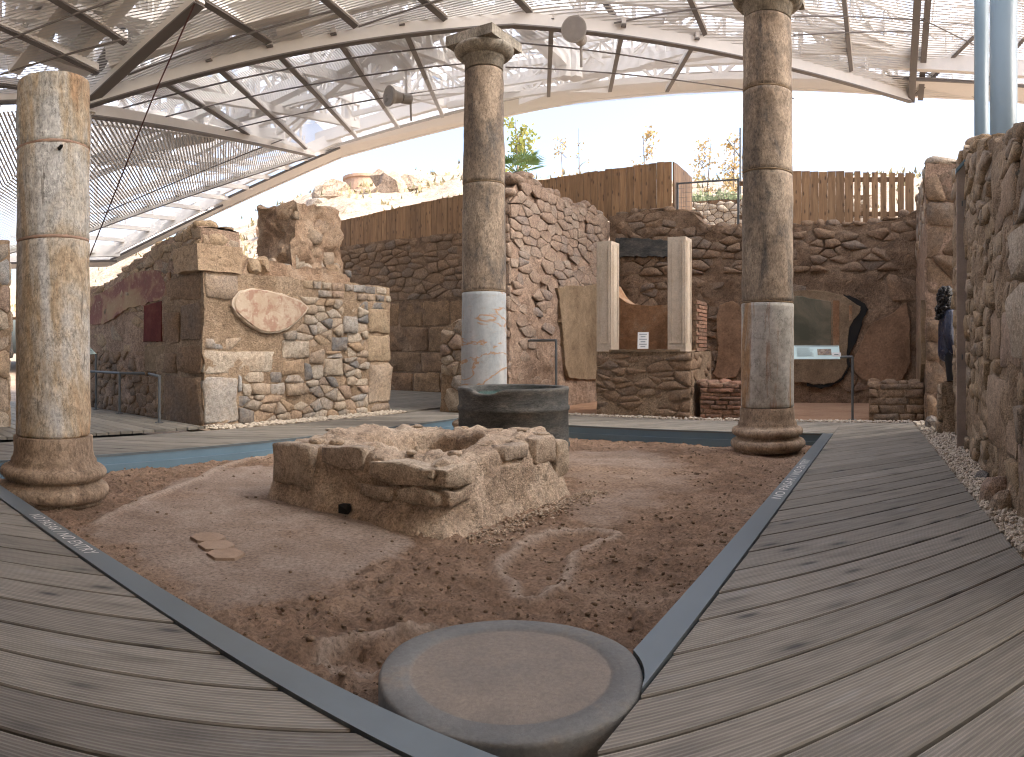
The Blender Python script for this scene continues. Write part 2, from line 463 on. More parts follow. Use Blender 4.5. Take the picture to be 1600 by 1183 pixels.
M['col_run'] = col_mat('pale_marble_with_rust_runs', [(0.36, 0.335, 0.29), (0.45, 0.43, 0.385), (0.50, 0.48, 0.44)], 'run', 0.006)
M['col_base'] = col_mat('worn_tan_base_stone', [(0.22, 0.155, 0.105), (0.33, 0.245, 0.17), (0.39, 0.30, 0.22)], 'plain')
M['col_cap'] = col_mat('grey_green_capital_stone', [(0.20, 0.175, 0.14), (0.29, 0.26, 0.21), (0.35, 0.31, 0.255)], 'plain')

# ================================================================== the ground
g = MB()
S = 400.0
g.add([(-S, -S, -0.42), (S, -S, -0.42), (S, S, -0.42), (-S, S, -0.42)], [(0, 1, 2, 3)])
tag(g.obj('ground', M['terrace']), kind='structure')

# pool of bare soil in the middle of the court
PA0, PA1, PB0, PB1 = 1.352, 7.93, 0.797, 5.75
FW = 0.117
def dist_poly(px, pts, closed=False):
    """distance of points px (n,2) to a polyline"""
    best = np.full(len(px), 9e9)
    pts = [np.asarray(p, float) for p in pts]
    segs = list(zip(pts[:-1], pts[1:])) + ([(pts[-1], pts[0])] if closed else [])
    for p, q in segs:
        d = q - p
        t_ = np.clip(((px - p) @ d) / (d @ d + 1e-9), 0, 1)
        best = np.minimum(best, np.linalg.norm(px - (p + t_[:, None] * d), axis=1))
    return best
def in_poly(px, pts):
    r = np.zeros(len(px), bool)
    n = len(pts)
    for i in range(n):
        (x0, y0), (x1, y1) = pts[i], pts[(i + 1) % n]
        c = ((y0 > px[:, 1]) != (y1 > px[:, 1])) & (px[:, 0] < (x1 - x0) * (px[:, 1] - y0) / (y1 - y0 + 1e-12) + x0)
        r ^= c
    return r
def smooth_closed(pts, it=2):
    pts = [np.asarray(p, float) for p in pts]
    for _ in range(it):
        o = []
        for i in range(len(pts)):
            p, q = pts[i], pts[(i + 1) % len(pts)]
            o += [p * .75 + q * .25, p * .25 + q * .75]
        pts = o
    return pts
def smooth_open(pts, it=2):
    pts = [np.asarray(p, float) for p in pts]
    for _ in range(it):
        o = [pts[0]]
        for i in range(len(pts) - 1):
            p, q = pts[i], pts[i + 1]
            o += [p * .75 + q * .25, p * .25 + q * .75]
        pts = o + [pts[-1]]
    return pts
ZS = -0.16
def pxab(l, z=ZS):
    return [np.array(toab(PG(x, y, z))) for x, y in l]
# patches of old mortar floor, lips round them
slab1 = smooth_closed(pxab([(120, 835), (230, 775), (330, 738), (440, 722), (600, 800), (660, 835), (560, 890), (470, 935), (390, 960), (330, 945), (230, 880)]))
slab2 = smooth_closed(pxab([(890, 702), (1010, 705), (1075, 725), (1100, 760), (1020, 800), (900, 830), (860, 800), (880, 745)]))
hollow = smooth_closed(pxab([(985, 832), (915, 850), (890, 880), (884, 915), (850, 946), (806, 938), (806, 912), (772, 893), (800, 865), (835, 838), (890, 828)]), 2)
trench = smooth_closed(pxab([(700, 985), (600, 1000), (530, 1010), (500, 1025), (508, 1045), (560, 1052), (620, 1045), (700, 1040)]), 2)
lipL = smooth_open(pxab([(470, 705), (400, 716), (340, 735), (300, 758), (250, 775), (190, 800), (150, 822)]), 2)
step = 0.022
na, nb = int((PA1 - PA0 + 0.2) / step), int((PB1 - PB0 + 0.2) / step)
aa, bb = np.meshgrid(np.linspace(PA0 - 0.1, PA1 + 0.1, na), np.linspace(PB0 - 0.1, PB1 + 0.1, nb), indexing='ij')
ab = np.stack([aa.ravel(), bb.ravel()], 1)
p3 = np.stack([ab[:, 0], ab[:, 1], np.zeros(len(ab))], 1)
wob = np.stack([fbm(p3 * 4, 5, 3, 0.65), fbm(p3 * 4 + 9, 5, 5, 0.65)], 1) * 0.10
abw = ab + wob
def soft(pts, w):
    ins = in_poly(abw, pts)
    d = dist_poly(abw, pts, True)
    return smooth01(0.5 + np.where(ins, d, -d) / w)
slab = np.maximum(soft(slab1, 0.22) * 0.95, soft(slab2, 0.5) * 0.6)
slab = np.clip(slab + 0.35 * fbm(p3 * 2.2, 4, 8) * (slab > 0.03), 0, 1)
hol = soft(hollow, 0.10)
tre = soft(trench, 0.08)
lip = np.exp(-(dist_poly(ab + wob * 0.12, hollow, True) / 0.032) ** 2)
lip = np.maximum(lip, np.exp(-(dist_poly(ab + wob * 0.12, trench, True) / 0.028) ** 2))
lip = np.maximum(lip, 0.9 * np.exp(-(dist_poly(ab + wob * 0.12, lipL) / 0.04) ** 2))
rough_ = fbm(p3 * 1.1, 3, 21) * 0.03
clod = np.maximum(fbm(p3 * 11, 4, 31, 0.7), -0.6) * 0.014 + np.maximum(fbm(p3 * 26, 2, 35) - 0.2, 0) * 0.020
front_w = 1 + 0.6 * smooth01((4.2 - ab[:, 0]) / 1.6) * smooth01((3.4 - ab[:, 1]) / 1.4)
zz = ZS + rough_ * (1 - 0.6 * slab) + clod * front_w * (1 - 0.9 * slab) * (1 - 0.6 * lip) * (1 - 0.5 * hol) + 0.012 * slab + 0.024 * lip - 0.020 * hol - 0.045 * tre
# heap of soil round the column feet and the well
for (ca, cb, w_, h_) in ((1.76, 4.72, 0.55, 0.07), (7.47, 1.36, 0.6, 0.03), (3.95, 3.25, 1.15, 0.035)):
    zz = zz + h_ * np.exp(-(((ab[:, 0] - ca) ** 2 + (ab[:, 1] - cb) ** 2) / w_ ** 2))
sv = ab[:, :1] * E1 + ab[:, 1:] * E2 + zz[:, None] * EZ
sf = [(i * nb + j, (i + 1) * nb + j, (i + 1) * nb + j + 1, i * nb + j + 1) for i in range(na - 1) for j in range(nb - 1)]
def soil_z(p):
    a, b = toab(np.asarray(p, float))
    i = int(np.clip(round((a - PA0 + 0.1) / (PA1 - PA0 + 0.2) * (na - 1)), 0, na - 1))
    j = int(np.clip(round((b - PB0 + 0.1) / (PB1 - PB0 + 0.2) * (nb - 1)), 0, nb - 1))
    return float(zz[i * nb + j])
t = NT('court_soil')
p = t.pos()
at = t.n('Attribute', _attribute_name='slab').outputs['Fac']
al = t.n('Attribute', _attribute_name='lip').outputs['Fac']
n0 = t.noise(p, 0.9, 6, 0.6, 0.4)
n2 = t.noise(p, 9, 8, 0.72)
n3 = t.noise(p, 48, 6, 0.78)
soilc = t.ramp(n0, [(0.32, (0.225, 0.142, 0.093)), (0.5, (0.335, 0.225, 0.155)), (0.66, (0.425, 0.305, 0.22))])
soilc = t.mix(1.0, soilc, t.ramp(n2, [(0.3, 0.6), (0.55, 1.0), (0.75, 1.4)]), 'MULTIPLY')
slabc = t.ramp(t.noise(p, 2.6, 7, 0.65), [(0.3, (0.27, 0.20, 0.152)), (0.5, (0.38, 0.295, 0.236)), (0.68, (0.46, 0.375, 0.31))])
c = t.mix(t.ramp(t.math('ADD', at, t.math('MULTIPLY', t.math('SUBTRACT', n2, 0.5), 0.9)), [(0.25, 0.0), (0.85, 0.9)]), soilc, slabc)
c = t.mix(t.math('MULTIPLY', al, 0.85), c, (0.50, 0.40, 0.32))  # pale mortar lips, painted lighter still where soft light hides their relief
c = t.mix(0.75, c, t.ramp(n3, [(0.36, 0.42), (0.5, 1.0), (0.66, 1.45)]), 'MULTIPLY')
M['soil'] = t.done(c, 0.95, t.bump(t.math('ADD', t.math('MULTIPLY', n2, 0.5), t.math('MULTIPLY', n3, 0.8)), 0.035, 1.0), spec=0.2)
soil = mk('courtyard_soil', sv, sf, M['soil'], smooth=True)
for nm, arr in (('slab', slab), ('lip', lip)):
    at_ = soil.data.attributes.new(nm, 'FLOAT', 'POINT')
    at_.data.foreach_set('value', arr.astype(np.float32))
tag(soil, kind='structure')

# loose clods and pebbles on the soil
def blob_mesh(mb, c, r, rs, flat=0.7):
    t_ = (1 + 5 ** 0.5) / 2
    iv = np.array([(-1, t_, 0), (1, t_, 0), (-1, -t_, 0), (1, -t_, 0), (0, -1, t_), (0, 1, t_), (0, -1, -t_), (0, 1, -t_), (t_, 0, -1), (t_, 0, 1), (-t_, 0, -1), (-t_, 0, 1)]) / 1.902
    iv = iv * (1 + rs.uniform(-0.28, 0.28, (12, 1))) * rs.uniform(0.65, 1.3, 3) * r
    a_ = rs.uniform(0, 6.28)
    R = np.array([[math.cos(a_), -math.sin(a_), 0], [math.sin(a_), math.cos(a_), 0], [0, 0, flat]])
    mb.add(iv @ R.T + c, [(0, 11, 5), (0, 5, 1), (0, 1, 7), (0, 7, 10), (0, 10, 11), (1, 5, 9), (5, 11, 4), (11, 10, 2), (10, 7, 6), (7, 1, 8), (3, 9, 4), (3, 4, 2), (3, 2, 6), (3, 6, 8), (3, 8, 9), (4, 9, 5), (2, 4, 11), (6, 2, 10), (8, 6, 7), (9, 8, 1)])
rs = np.random.RandomState(5)
mb = MB()
k = 0
while k < 6500:
    i = rs.randint(0, na - 1); j = rs.randint(0, nb - 1)
    q = i * nb + j
    if slab[q] > 0.4 and rs.rand() < 0.93: continue
    if rs.rand() < 0.35 and ab[q, 0] > 4.5: continue
    r = 0.004 + 0.010 * rs.rand() ** 3 + (0.010 if rs.rand() < 0.012 else 0)
    blob_mesh(mb, sv[q] + np.array([rs.uniform(-.01, .01), rs.uniform(-.01, .01), r * 0.25]), r, rs)
    k += 1
M['clod'] = rock('soil_pebble', [(0.12, 0.08, 0.055), (0.22, 0.15, 0.10), (0.32, 0.26, 0.20)], 14.0, bump=0.004)
tag(mb.obj('soil_pebbles', M['clod'], smooth=True), 'small pebbles and clods strewn over the brown courtyard soil', 'pebbles', kind='stuff')

# three hexagonal floor tiles left in the mortar
tile_m = rock('hexagonal_tile', [(0.24, 0.17, 0.12), (0.30, 0.215, 0.155), (0.34, 0.25, 0.185)], 6.0, bump=0.004, speck=0.12)
for k, (x, y) in enumerate(((325, 843), (338, 855), (353, 868))):
    c = PG(x, y, ZS + 0.01)
    zt = soil_z(c) + 0.012
    ang = 0.35
    poly = [np.array([c[0], c[1], zt - 0.03]) + 0.105 * np.array([math.cos(ang + i * math.pi / 3) * 1.0, math.sin(ang + i * math.pi / 3) * 1.0, 0]) for i in range(6)]
    o = MB().prism(poly, (0, 0, 0.033)).obj('hexagonal_tile', tile_m)
    tag(o, ['farthest pinkish hexagonal floor tile set in the courtyard mortar', 'middle hexagonal floor tile of the three in the courtyard mortar', 'nearest hexagonal floor tile of the three in the courtyard mortar'][k], 'tile', 'hexagonal floor tiles')

# ================================================================== metal frame round the court
FR = empty('court_frame', AB(1.3, 0.74, 0), 'grey galvanised metal edging framing the sunken soil court', 'frame')
def abox(mb, a0, a1, b0, b1, z0, z1):
    return mb.box(AB((a0 + a1) / 2, (b0 + b1) / 2, (z0 + z1) / 2), E1, E2, EZ, abs(a1 - a0), abs(b1 - b0), z1 - z0)
SCa, SCb, SR = 1.748, 1.075, 0.392       # round column stump in the near corner
def strip(name, a0, a1, b0, b1):
    mb = MB(); abox(mb, a0, a1, b0, b1, -0.012, 0.010)
    return mb.obj(name, M['galv'], FR)
s1 = strip('edge_plate', PA0 - FW, PA0, PB0 - FW, PB1 + FW)                       # left arm
arc = []
for k in range(9):                                                            # the right arm is cut round the column stump
    bq = PB0 - (FW - 0.004) * k / 8
    arc.append((SCa + math.sqrt(max(1e-6, (SR + 0.003) ** 2 - (SCb - bq) ** 2)), bq))
MB().prism([AB(q[0], q[1], -0.012) for q in ([(PA1 + 0.02, PB0 - FW), (PA1 + 0.02, PB0)] + arc)], EZ * 0.022).obj('edge_plate', M['galv'], FR)
strip('edge_plate', PA1, PA1 + 0.02, PB0, PB1)
strip('edge_plate', PA0, PA1 + 0.02, PB1, PB1 + 0.02)
def fasc(a0, a1, b0, b1, z0, z1, name='fascia'):
    mb = MB(); abox(mb, a0, a1, b0, b1, z0, z1)
    return mb.obj(name, M['fascia'], FR)
fasc(PA0, PA1, PB1 + 0.004, PB1 + 0.018, -0.085, -0.013)
fasc(PA0, PA1, PB1 - 0.020, PB1 + 0.003, -0.26, -0.084, 'lower_fascia')
fasc(PA1 + 0.004, PA1 + 0.018, PB0, PB1 - 0.021, -0.085, -0.013)
fasc(PA1 - 0.020, PA1 + 0.003, PB0, PB1 - 0.021, -0.26, -0.084, 'lower_fascia')
fasc(PA0 - 0.02, PA0 - 0.004, PB0, PB1, -0.26, -0.013)
fasc(SCa + 0.3, PA1, PB0 - 0.02, PB0 - 0.004, -0.26, -0.013)

# lettering painted on the edging
def text_mesh(body, size, shear=0.15):
    cu = bpy.data.curves.new('lettering', 'FONT')
    cu.body = body
    cu.size = size
    cu.shear = shear
    cu.space_character = 1.05
    ob = bpy.data.objects.new('tmp_text', cu)
    COL.objects.link(ob)
    dg = bpy.context.evaluated_depsgraph_get()
    me = bpy.data.meshes.new_from_object(ob.evaluated_get(dg))
    v = np.array([tuple(q.co) for q in me.vertices])
    f = [tuple(q.vertices) for q in me.polygons]
    bpy.data.objects.remove(ob); bpy.data.curves.remove(cu); bpy.data.meshes.remove(me)
    return v, f
def put_text(body, start, xd, yd, length, height, zoff, parent, mat, name='lettering', thick=0.0015, nrm=EZ):
    v, f = text_mesh(body, 1.0)
    lo, hi = v.min(0), v.max(0)
    u = (v[:, 0] - lo[0]) / (hi[0] - lo[0]) * length
    w = (v[:, 1] - lo[1]) / (hi[1] - lo[1]) * height
    P = start + u[:, None] * xd + w[:, None] * yd + nrm * zoff
    return mk(name, P, f, mat, parent)
ts = toab(PG(30, 806, 0.01)); te = toab(PG(146, 866, 0.01))
put_text('NO PASAR / NO ENTRY', AB(PA0 - FW + 0.026, ts[1], 0), -E2, E1, ts[1] - te[1], 0.066, 0.0125, FR, M['white'])
ts = toab(PG(1212, 780, 0.01)); te = toab(PG(1258, 718, 0.01))
put_text('NO PASAR / NO ENTRY', AB(ts[0], PB0 - FW + 0.026, 0), E1, E2, te[0] - ts[0], 0.066, 0.0125, FR, M['white'])

# ================================================================== boardwalk
def clip(poly, n, d):
    """keep the part of a 2-D polygon where p.n <= d"""
    out = []
    for i in range(len(poly)):
        p, q = poly[i], poly[(i + 1) % len(poly)]
        sp, sq = p @ n - d, q @ n - d
        if sp <= 0: out.append(p)
        if (sp < 0 < sq) or (sq < 0 < sp):
            out.append(p + (q - p) * (sp / (sp - sq)))
    return out
def planks(deck, region, nrm, off0, width, mat, z=0.0, gap=0.013, lo=-6.0, hi=16.0, wmax=None):
    """region: convex polygon, world xy; boards are strips across direction nrm"""
    region = [np.asarray(q, float)[:2] for q in region]
    c = sum(region) / len(region)
    ar = sum(region[i][0] * region[(i + 1) % len(region)][1] - region[(i + 1) % len(region)][0] * region[i][1] for i in range(len(region)))
    k0 = math.floor((lo - off0) / width)
    n = np.asarray(nrm)
    dlo = min(q @ n for q in region); dhi = max(q @ n for q in region)
    cnt = 0
    for k in range(k0, int((hi - off0) / width) + 1):
        s0, s1 = off0 + k * width + gap / 2, off0 + (k + 1) * width - gap / 2
        if s1 < dlo or s0 > dhi: continue
        poly = clip(clip(region, n, s1), -n, -s0)
        if len(poly) < 3: continue
        a2 = abs(sum(poly[i][0] * poly[(i + 1) % len(poly)][1] - poly[(i + 1) % len(poly)][0] * poly[i][1] for i in range(len(poly)))) / 2
        if a2 < 0.003: continue
        dz = rnd.uniform(-0.0015, 0.0015)
        cc = sum(poly) / len(poly)
        m = len(poly)
        if ar < 0: poly = poly[::-1]
        v = []
        for zz_, e in ((z - 0.03, 0.0), (z - 0.004 + dz, 0.0), (z + dz, 0.004)):
            for q in poly:
                s = q @ n
                qq = q + n * (np.clip(s, s0 + e, s1 - e) - s)
                v.append((qq[0], qq[1], zz_))
        f = [tuple(range(m - 1, -1, -1)), tuple(range(2 * m, 3 * m))]
        for r_ in (0, 1):
            f += [(r_ * m + i, r_ * m + (i + 1) % m, (r_ + 1) * m + (i + 1) % m, (r_ + 1) * m + i) for i in range(m)]
        mk('plank', v, f, mat, deck)
        cnt += 1
    return cnt
ND = np.array([-math.sin(ANG_D), math.cos(ANG_D)])
def redge(a): return -0.60 + (a - 3.07) * (0.30 / 5.93)
def deck(name, poly_ab, nrm=ND, off0=1.731, width=0.2044, mat='deck', z=0.0, joist=True):
    c = sum(AB(*q) for q in poly_ab) / len(poly_ab)
    mb = MB()
    pl = [AB(q[0], q[1], z - 0.28) for q in poly_ab]
    mb.prism(pl, (0, 0, 0.03))
    o = mb.obj(name, M['shade_black'])  # black sheet under the boards, paints the gaps as dark as shade
    tag(o, kind='structure')
    planks(o, [AB(*q) for q in poly_ab], nrm, off0, width, M[mat], z)
    return o
deck('deck_right', [(-2.2, redge(-2.2)), (9.28, redge(9.28)), (9.28, PB0 - FW - 0.004), (-2.2, PB0 - FW - 0.004)])
deck('deck_left', [(-2.2, PB0 - FW), (PA0 - FW - 0.004, PB0 - FW), (PA0 - FW - 0.004, 7.05), (-2.2, 7.05)])
deck('deck_back_left', [(PA0 - FW, PB1 + 0.024), (9.28, PB1 + 0.024), (9.28, 6.98), (PA0 - FW, 6.98)])
deck('deck_back_right', [(PA1 + 0.024, PB0 - FW), (9.28, PB0 - FW), (9.28, PB1 + 0.02), (PA1 + 0.024, PB1 + 0.02)])
deck('deck_recess', [(-1.2, 7.12), (4.62, 7.12), (4.62, 12.2), (-1.2, 12.2)], np.array(E1[:2]), 0.03, 0.15, 'deck_b', 0.035)
deck('deck_doorway', [(8.4, 7.1), (12.7, 7.1), (12.7, 13.5), (8.4, 13.5)], np.array(E2[:2]), 0.03, 0.16, 'deck_b', 0.015)
# earth floor of the painted room and the ground strips beside the decks
def floor_piece(name, poly, z, mat, th=0.05):
    o = MB().prism([AB(a, b, z - th) for a, b in poly], (0, 0, th)).obj(name, mat)
    return tag(o, kind='structure')
floor_piece('room_floor', [(9.5, -0.6), (13.0, -0.6), (13.0, 6.2), (9.5, 6.2)], 0.0, M['floor_earth'])
floor_piece('ground_strip_right', [(-2.2, redge(-2.2) - 0.006), (-2.2, -1.4), (12.8, -1.4), (9.4, redge(9.28) - 0.006)], -0.03, M['terrace'])
floor_piece('ground_strip_left', [(4.66, 6.99), (8.38, 6.99), (8.38, 7.6), (4.66, 7.6)], -0.02, M['terrace'])
floor_piece('ground_strip_back', [(9.286, 0.0), (9.48, 0.0), (9.48, 7.2), (9.286, 7.2)], -0.02, M['terrace'])

def gravel(name, label, region, n, r0, r1, zc, seed, jit=0.02):
    rs = np.random.RandomState(seed)
    mb = MB()
    for _ in range(n):
        u, v = rs.rand(), rs.rand()
        (a0, b0), (a1, b1), (a2, b2), (a3, b3) = region
        a = (a0 * (1 - u) + a1 * u) * (1 - v) + (a3 * (1 - u) + a2 * u) * v
        b = (b0 * (1 - u) + b1 * u) * (1 - v) + (b3 * (1 - u) + b2 * u) * v
        r = rs.uniform(r0, r1)
        blob_mesh(mb, AB(a, b, zc + rs.rand() * jit), r, rs, 0.75)
    return tag(mb.obj(name, M['gravel'], smooth=False), label, 'gravel', kind='stuff')
gravel('gravel', 'cream gravel bed between the right boardwalk and the stone wall', [(2.6, redge(2.6) - 0.01), (9.3, redge(9.3) - 0.01), (9.3, -0.74), (2.6, -0.74)], 4600, 0.011, 0.022, -0.022, 1, 0.045)
gravel('gravel', 'line of white gravel along the foot of the rubble wall with the plaster medallion', [(4.75, 7.02), (8.3, 7.02), (8.3, 7.30), (4.75, 7.30)], 1500, 0.014, 0.028, -0.01, 2, 0.03)
gravel('gravel', 'thin line of gravel in front of the shrine and the painted room', [(9.30, -0.3), (9.46, -0.3), (9.46, 5.3), (9.30, 5.3)], 1100, 0.012, 0.024, -0.012, 3, 0.03)

# ================================================================== masonry
def stone_mesh(poly, O, U, V, N, prot, rs, tilt=0.25, back=0.05, round_=0.90):
    """one stone: poly = list of 2-D points (u, v) on the wall face"""
    P = [np.asarray(q, float) for q in poly]
    o = []
    for i in range(len(P)):
        p, q = P[i], P[(i + 1) % len(P)]
        L = np.linalg.norm(q - p)
        o += [p * .88 + q * .12, p * .12 + q * .88] if L > 0.02 else [(p + q) / 2]
    P = np.array(o)
    n = len(P)
    c = P.mean(0)
    size = np.linalg.norm(P - c, axis=1).mean()
    P = P + rs.uniform(-0.05, 0.05, P.shape) * size
    tx, ty = rs.uniform(-tilt, tilt, 2)
    v = []
    def put(q, d): v.append(O + U * q[0] + V * q[1] + N * d)
    for q in P: put(q, -back)
    for q in P: put(c + (q - c) * 0.985, prot * 0.35 + rs.uniform(-.12, .12) * prot)
    for q in P:
        qq = c + (q - c) * (round_ + rs.uniform(-.05, .05))
        dq = (qq - c)
        put(qq, prot * (1 + rs.uniform(-.16, .16)) + (tx * dq[0] + ty * dq[1]) * min(1, prot / 0.03) * 0.5)
    put(c, prot * (1.06 + rs.uniform(-.1, .1)))
    f = [tuple(range(n - 1, -1, -1))]
    for r in (0, 1):
        f += [(r * n + i, r * n + (i + 1) % n, (r + 1) * n + (i + 1) % n, (r + 1) * n + i) for i in range(n)]
    f += [(2 * n + i, 2 * n + (i + 1) % n, 3 * n) for i in range(n)]
    return v, f

def cells(ulen, v0, top, cw, ch, seed, rects=(), drop=0.16, jit=0.48, umin=0.0):
    """irregular rubble layout: Voronoi cells of a jittered brick grid, cut to the wall outline"""
    rs = np.random.RandomState(seed)
    seeds = []
    vmax = max(top(umin + (ulen - umin) * k / 40) for k in range(41))
    v = v0 + ch * 0.5
    while v < vmax + ch * 0.4:
        h = ch * rs.uniform(0.8, 1.3)
        u = umin + rs.uniform(0.1, 0.6) * cw
        while u < ulen + 0.3 * cw:
            if rs.rand() > drop:
                seeds.append((u + rs.uniform(-jit, jit) * cw * 0.5, v + rs.uniform(-jit, jit) * ch))
            u += cw * rs.uniform(0.6, 1.45)
        v += h
    seeds = [s for s in seeds if not any(r[0] - 0.01 < s[0] < r[1] + 0.01 and r[2] - 0.01 < s[1] < r[3] + 0.01 for r in rects)]
    S = np.array(seeds)
    kx = ch / cw
    out = []
    for i, s in enumerate(S):
        if s[1] > top(min(max(s[0], umin), ulen)) - ch * 0.2 or s[0] > ulen or s[0] < umin: continue
        poly = [np.array([s[0] + dx * cw * 1.6, s[1] + dy * ch * 1.6]) for dx, dy in ((-1, -1), (1, -1), (1, 1), (-1, 1))]
        d = (S - s) * np.array([kx, 1.0])
        dd = (d ** 2).sum(1)
        for j in np.argsort(dd)[1:16]:
            q = S[j]
            n = (q - s) * np.array([kx * kx, 1.0])
            mid = (q + s) / 2
            poly = clip(poly, n, mid @ n)
            if len(poly) < 3: break
        if len(poly) < 3: continue
        for r in rects:
            seps = [(s[0] - r[1], np.array([-1.0, 0]), -r[1]), (r[0] - s[0], np.array([1.0, 0]), r[0]), (s[1] - r[3], np.array([0, -1.0]), -r[3]), (r[2] - s[1], np.array([0, 1.0]), r[2])]
            sp = max(seps, key=lambda e: e[0])
            if sp[0] < cw * 2: poly = clip(poly, sp[1], sp[2])
            if len(poly) < 3: break
        if len(poly) < 3: continue
        for n, dv in ((np.array([1.0, 0]), ulen), (np.array([-1.0, 0]), -umin), (np.array([0, -1.0]), -v0)):
            poly = clip(poly, n, dv)
            if len(poly) < 3: break
        if len(poly) < 3: continue
        poly = [np.array([q[0], min(q[1], top(q[0]) + 0.01)]) for q in poly]
        out.append(poly)
    return out

def shrink(poly, g):
    c = sum(poly) / len(poly)
    o = []
    for q in poly:
        d = q - c
        L = np.linalg.norm(d)
        o.append(c + d * max(0.35, 1 - g / max(L, 1e-6)))
    return o
def lay(parent, polys, O, U, V, N, mat, gap=0.012, prot=(0.012, 0.035), seed=0, keep=1.0, name='stone', limit=300, minarea=0.0012, mask=None):
    rs = np.random.RandomState(seed)
    cand = []
    for poly in polys:
        a2 = abs(sum(poly[i][0] * poly[(i + 1) % len(poly)][1] - poly[(i + 1) % len(poly)][0] * poly[i][1] for i in range(len(poly)))) / 2
        c = sum(poly) / len(poly)
        k_ = keep(c) if callable(keep) else keep
        if a2 < minarea or rs.rand() > k_: continue
        if mask and mask(c): continue
        cand.append((a2, poly))
    cand.sort(key=lambda e: -e[0])
    for a2, poly in cand[:limit]:
        v, f = stone_mesh(shrink(poly, gap * 0.75), O, U, V, N, prot[0] * 0.3 + (prot[1] * 0.8) * rs.rand() ** 1.3, rs)
        mk(name, v, f, mat, parent, smooth=True)
    rest = cand[limit:]
    if rest:
        mb = MB()
        for a2, poly in rest:
            mb.add(*stone_mesh(shrink(poly, gap), O, U, V, N, rs.uniform(*prot), rs))
        o = mb.obj('small_stones', mat, parent, smooth=True)
        o['kind'] = 'stuff'
    return len(cand)
def rect_poly(r, rs=None, j=0.012):
    rr = rs or np.random.RandomState(int(abs(r[0] * 977 + r[2] * 331)) % 9999)
    u0, u1, v0, v1 = r
    um, vm = (u0 + u1) / 2, (v0 + v1) / 2
    return [np.array(q, float) + rr.uniform(-j, j, 2) for q in ((u0, v0), (um, v0), (u1, v0), (u1, vm), (u1, v1), (um, v1), (u0, v1), (u0, vm))]

def wall_core(name, O, U, N, ulen, thick, z0, top, mat, label, cat='wall', amp=0.025, res=0.06, nscale=4.0, seed=0, top_amp=0.0, group=None, batter=0.0):
    """displaced wall body; O = foot of the front face at u=0, N = outward normal of the front face"""
    O = np.asarray(O, float)
    mb = MB()
    H = max(top(ulen * k / 30) for k in range(31)) - z0
    nu, nv, nt = max(4, int(ulen / res)), max(4, int(H / res)), max(2, int(thick / res))
    tt = [top(ulen * i / nu) + top_amp * n1(ulen * i / nu * 4.0, seed + 5) for i in range(nu + 1)]
    def ti(s): return tt[min(nu, int(round(s * nu)))]
    mb.patch(lambda s, t_: O + U * (s * ulen) - N * (batter * t_) + EZ * (z0 + (ti(s) - z0) * t_), nu, nv)
    mb.patch(lambda s, t_: O + U * (s * ulen) - N * (batter + (thick - batter) * t_) + EZ * (ti(s) + 0.03 * math.sin(math.pi * t_)), nu, nt)
    mb.patch(lambda s, t_: O + U * (s * ulen) - N * thick + EZ * (ti(s) + (z0 - ti(s)) * t_), nu, max(3, nv // 3))
    ne = max(2, int(thick / res))
    mb.patch(lambda s, t_: O - N * (thick + (batter * t_ - thick) * s) + EZ * (z0 + (ti(0) - z0) * t_), ne, nv)
    mb.patch(lambda s, t_: O + U * ulen - N * (batter * t_ + (thick - batter * t_) * s) + EZ * (z0 + (ti(1) - z0) * t_), ne, nv)
    v = displace(mb.V(), amp, nscale, seed)
    base = O + U * ulen / 2 - N * thick / 2 + EZ * z0
    o = mk(name, v, mb.f, mat, smooth=True, origin=base)
    tag(o, label, cat, group)
    return o
_ico = None
def boulder(mb, rs, boxy=0.55):
    """angular fieldstone of radius about 1"""
    global _ico
    if _ico is None:
        bm = bmesh.new(); bmesh.ops.create_icosphere(bm, subdivisions=2, radius=1.0)
        _ico = (np.array([tuple(q.co) for q in bm.verts]), [tuple(q.index for q in fc.verts) for fc in bm.faces]); bm.free()
    v = _ico[0].copy()
    a_ = rs.uniform(0, 6.28); c_, s_ = math.cos(a_), math.sin(a_)
    q = v / (np.abs(v).max(1, keepdims=True) ** boxy)
    for _ in range(4):                                   # knock a few flat facets off
        n = rs.normal(0, 1, 3); n /= np.linalg.norm(n); d = rs.uniform(0.72, 0.95)
        ov = np.maximum(q @ n - d, 0); q = q - ov[:, None] * n
    q = q + np.stack([fbm(q * 1.6 + rs.uniform(0, 50), 3, k) for k in range(3)], 1) * 0.10
    q = q @ np.array([[c_ * .15 + .85, -s_ * .15, 0], [s_ * .15, c_ * .15 + .85, 0], [0, 0, 1]])
    return mb.add(q * rs.uniform(0.8, 1.15, 3), _ico[1])
def cap_stones(parent, O, U, N, ulen, thick, top, mat, size, seed, lift=0.0, every=1.0, name='coping_stone', u0=0.0):
    """rough stones lying along the broken top"""
    rs = np.random.RandomState(seed)
    u = u0
    k = 0
    while u < ulen:
        w = size * rs.uniform(0.6, 1.4)
        if rs.rand() < every:
            rows = max(1, int(thick / (size * 1.1)))
            for r in range(rows):
                mb = MB()
                hgt = size * rs.uniform(0.3, 0.75)
                c = O + U * (u + w / 2) - N * (thick * (r + 0.5) / rows) + EZ * (top(min(max(u + w / 2, 0), ulen)) + lift + hgt * 0.15)
                boulder(mb, rs)
                vv = mb.V() * 0.56
                vv = c + (vv[:, :1] * U * w + vv[:, 1:2] * N * (thick / rows) + vv[:, 2:3] * EZ * hgt)
                mk(name, vv, mb.f, mat, parent, smooth=True)
                k += 1
        u += w * 0.92
    return k
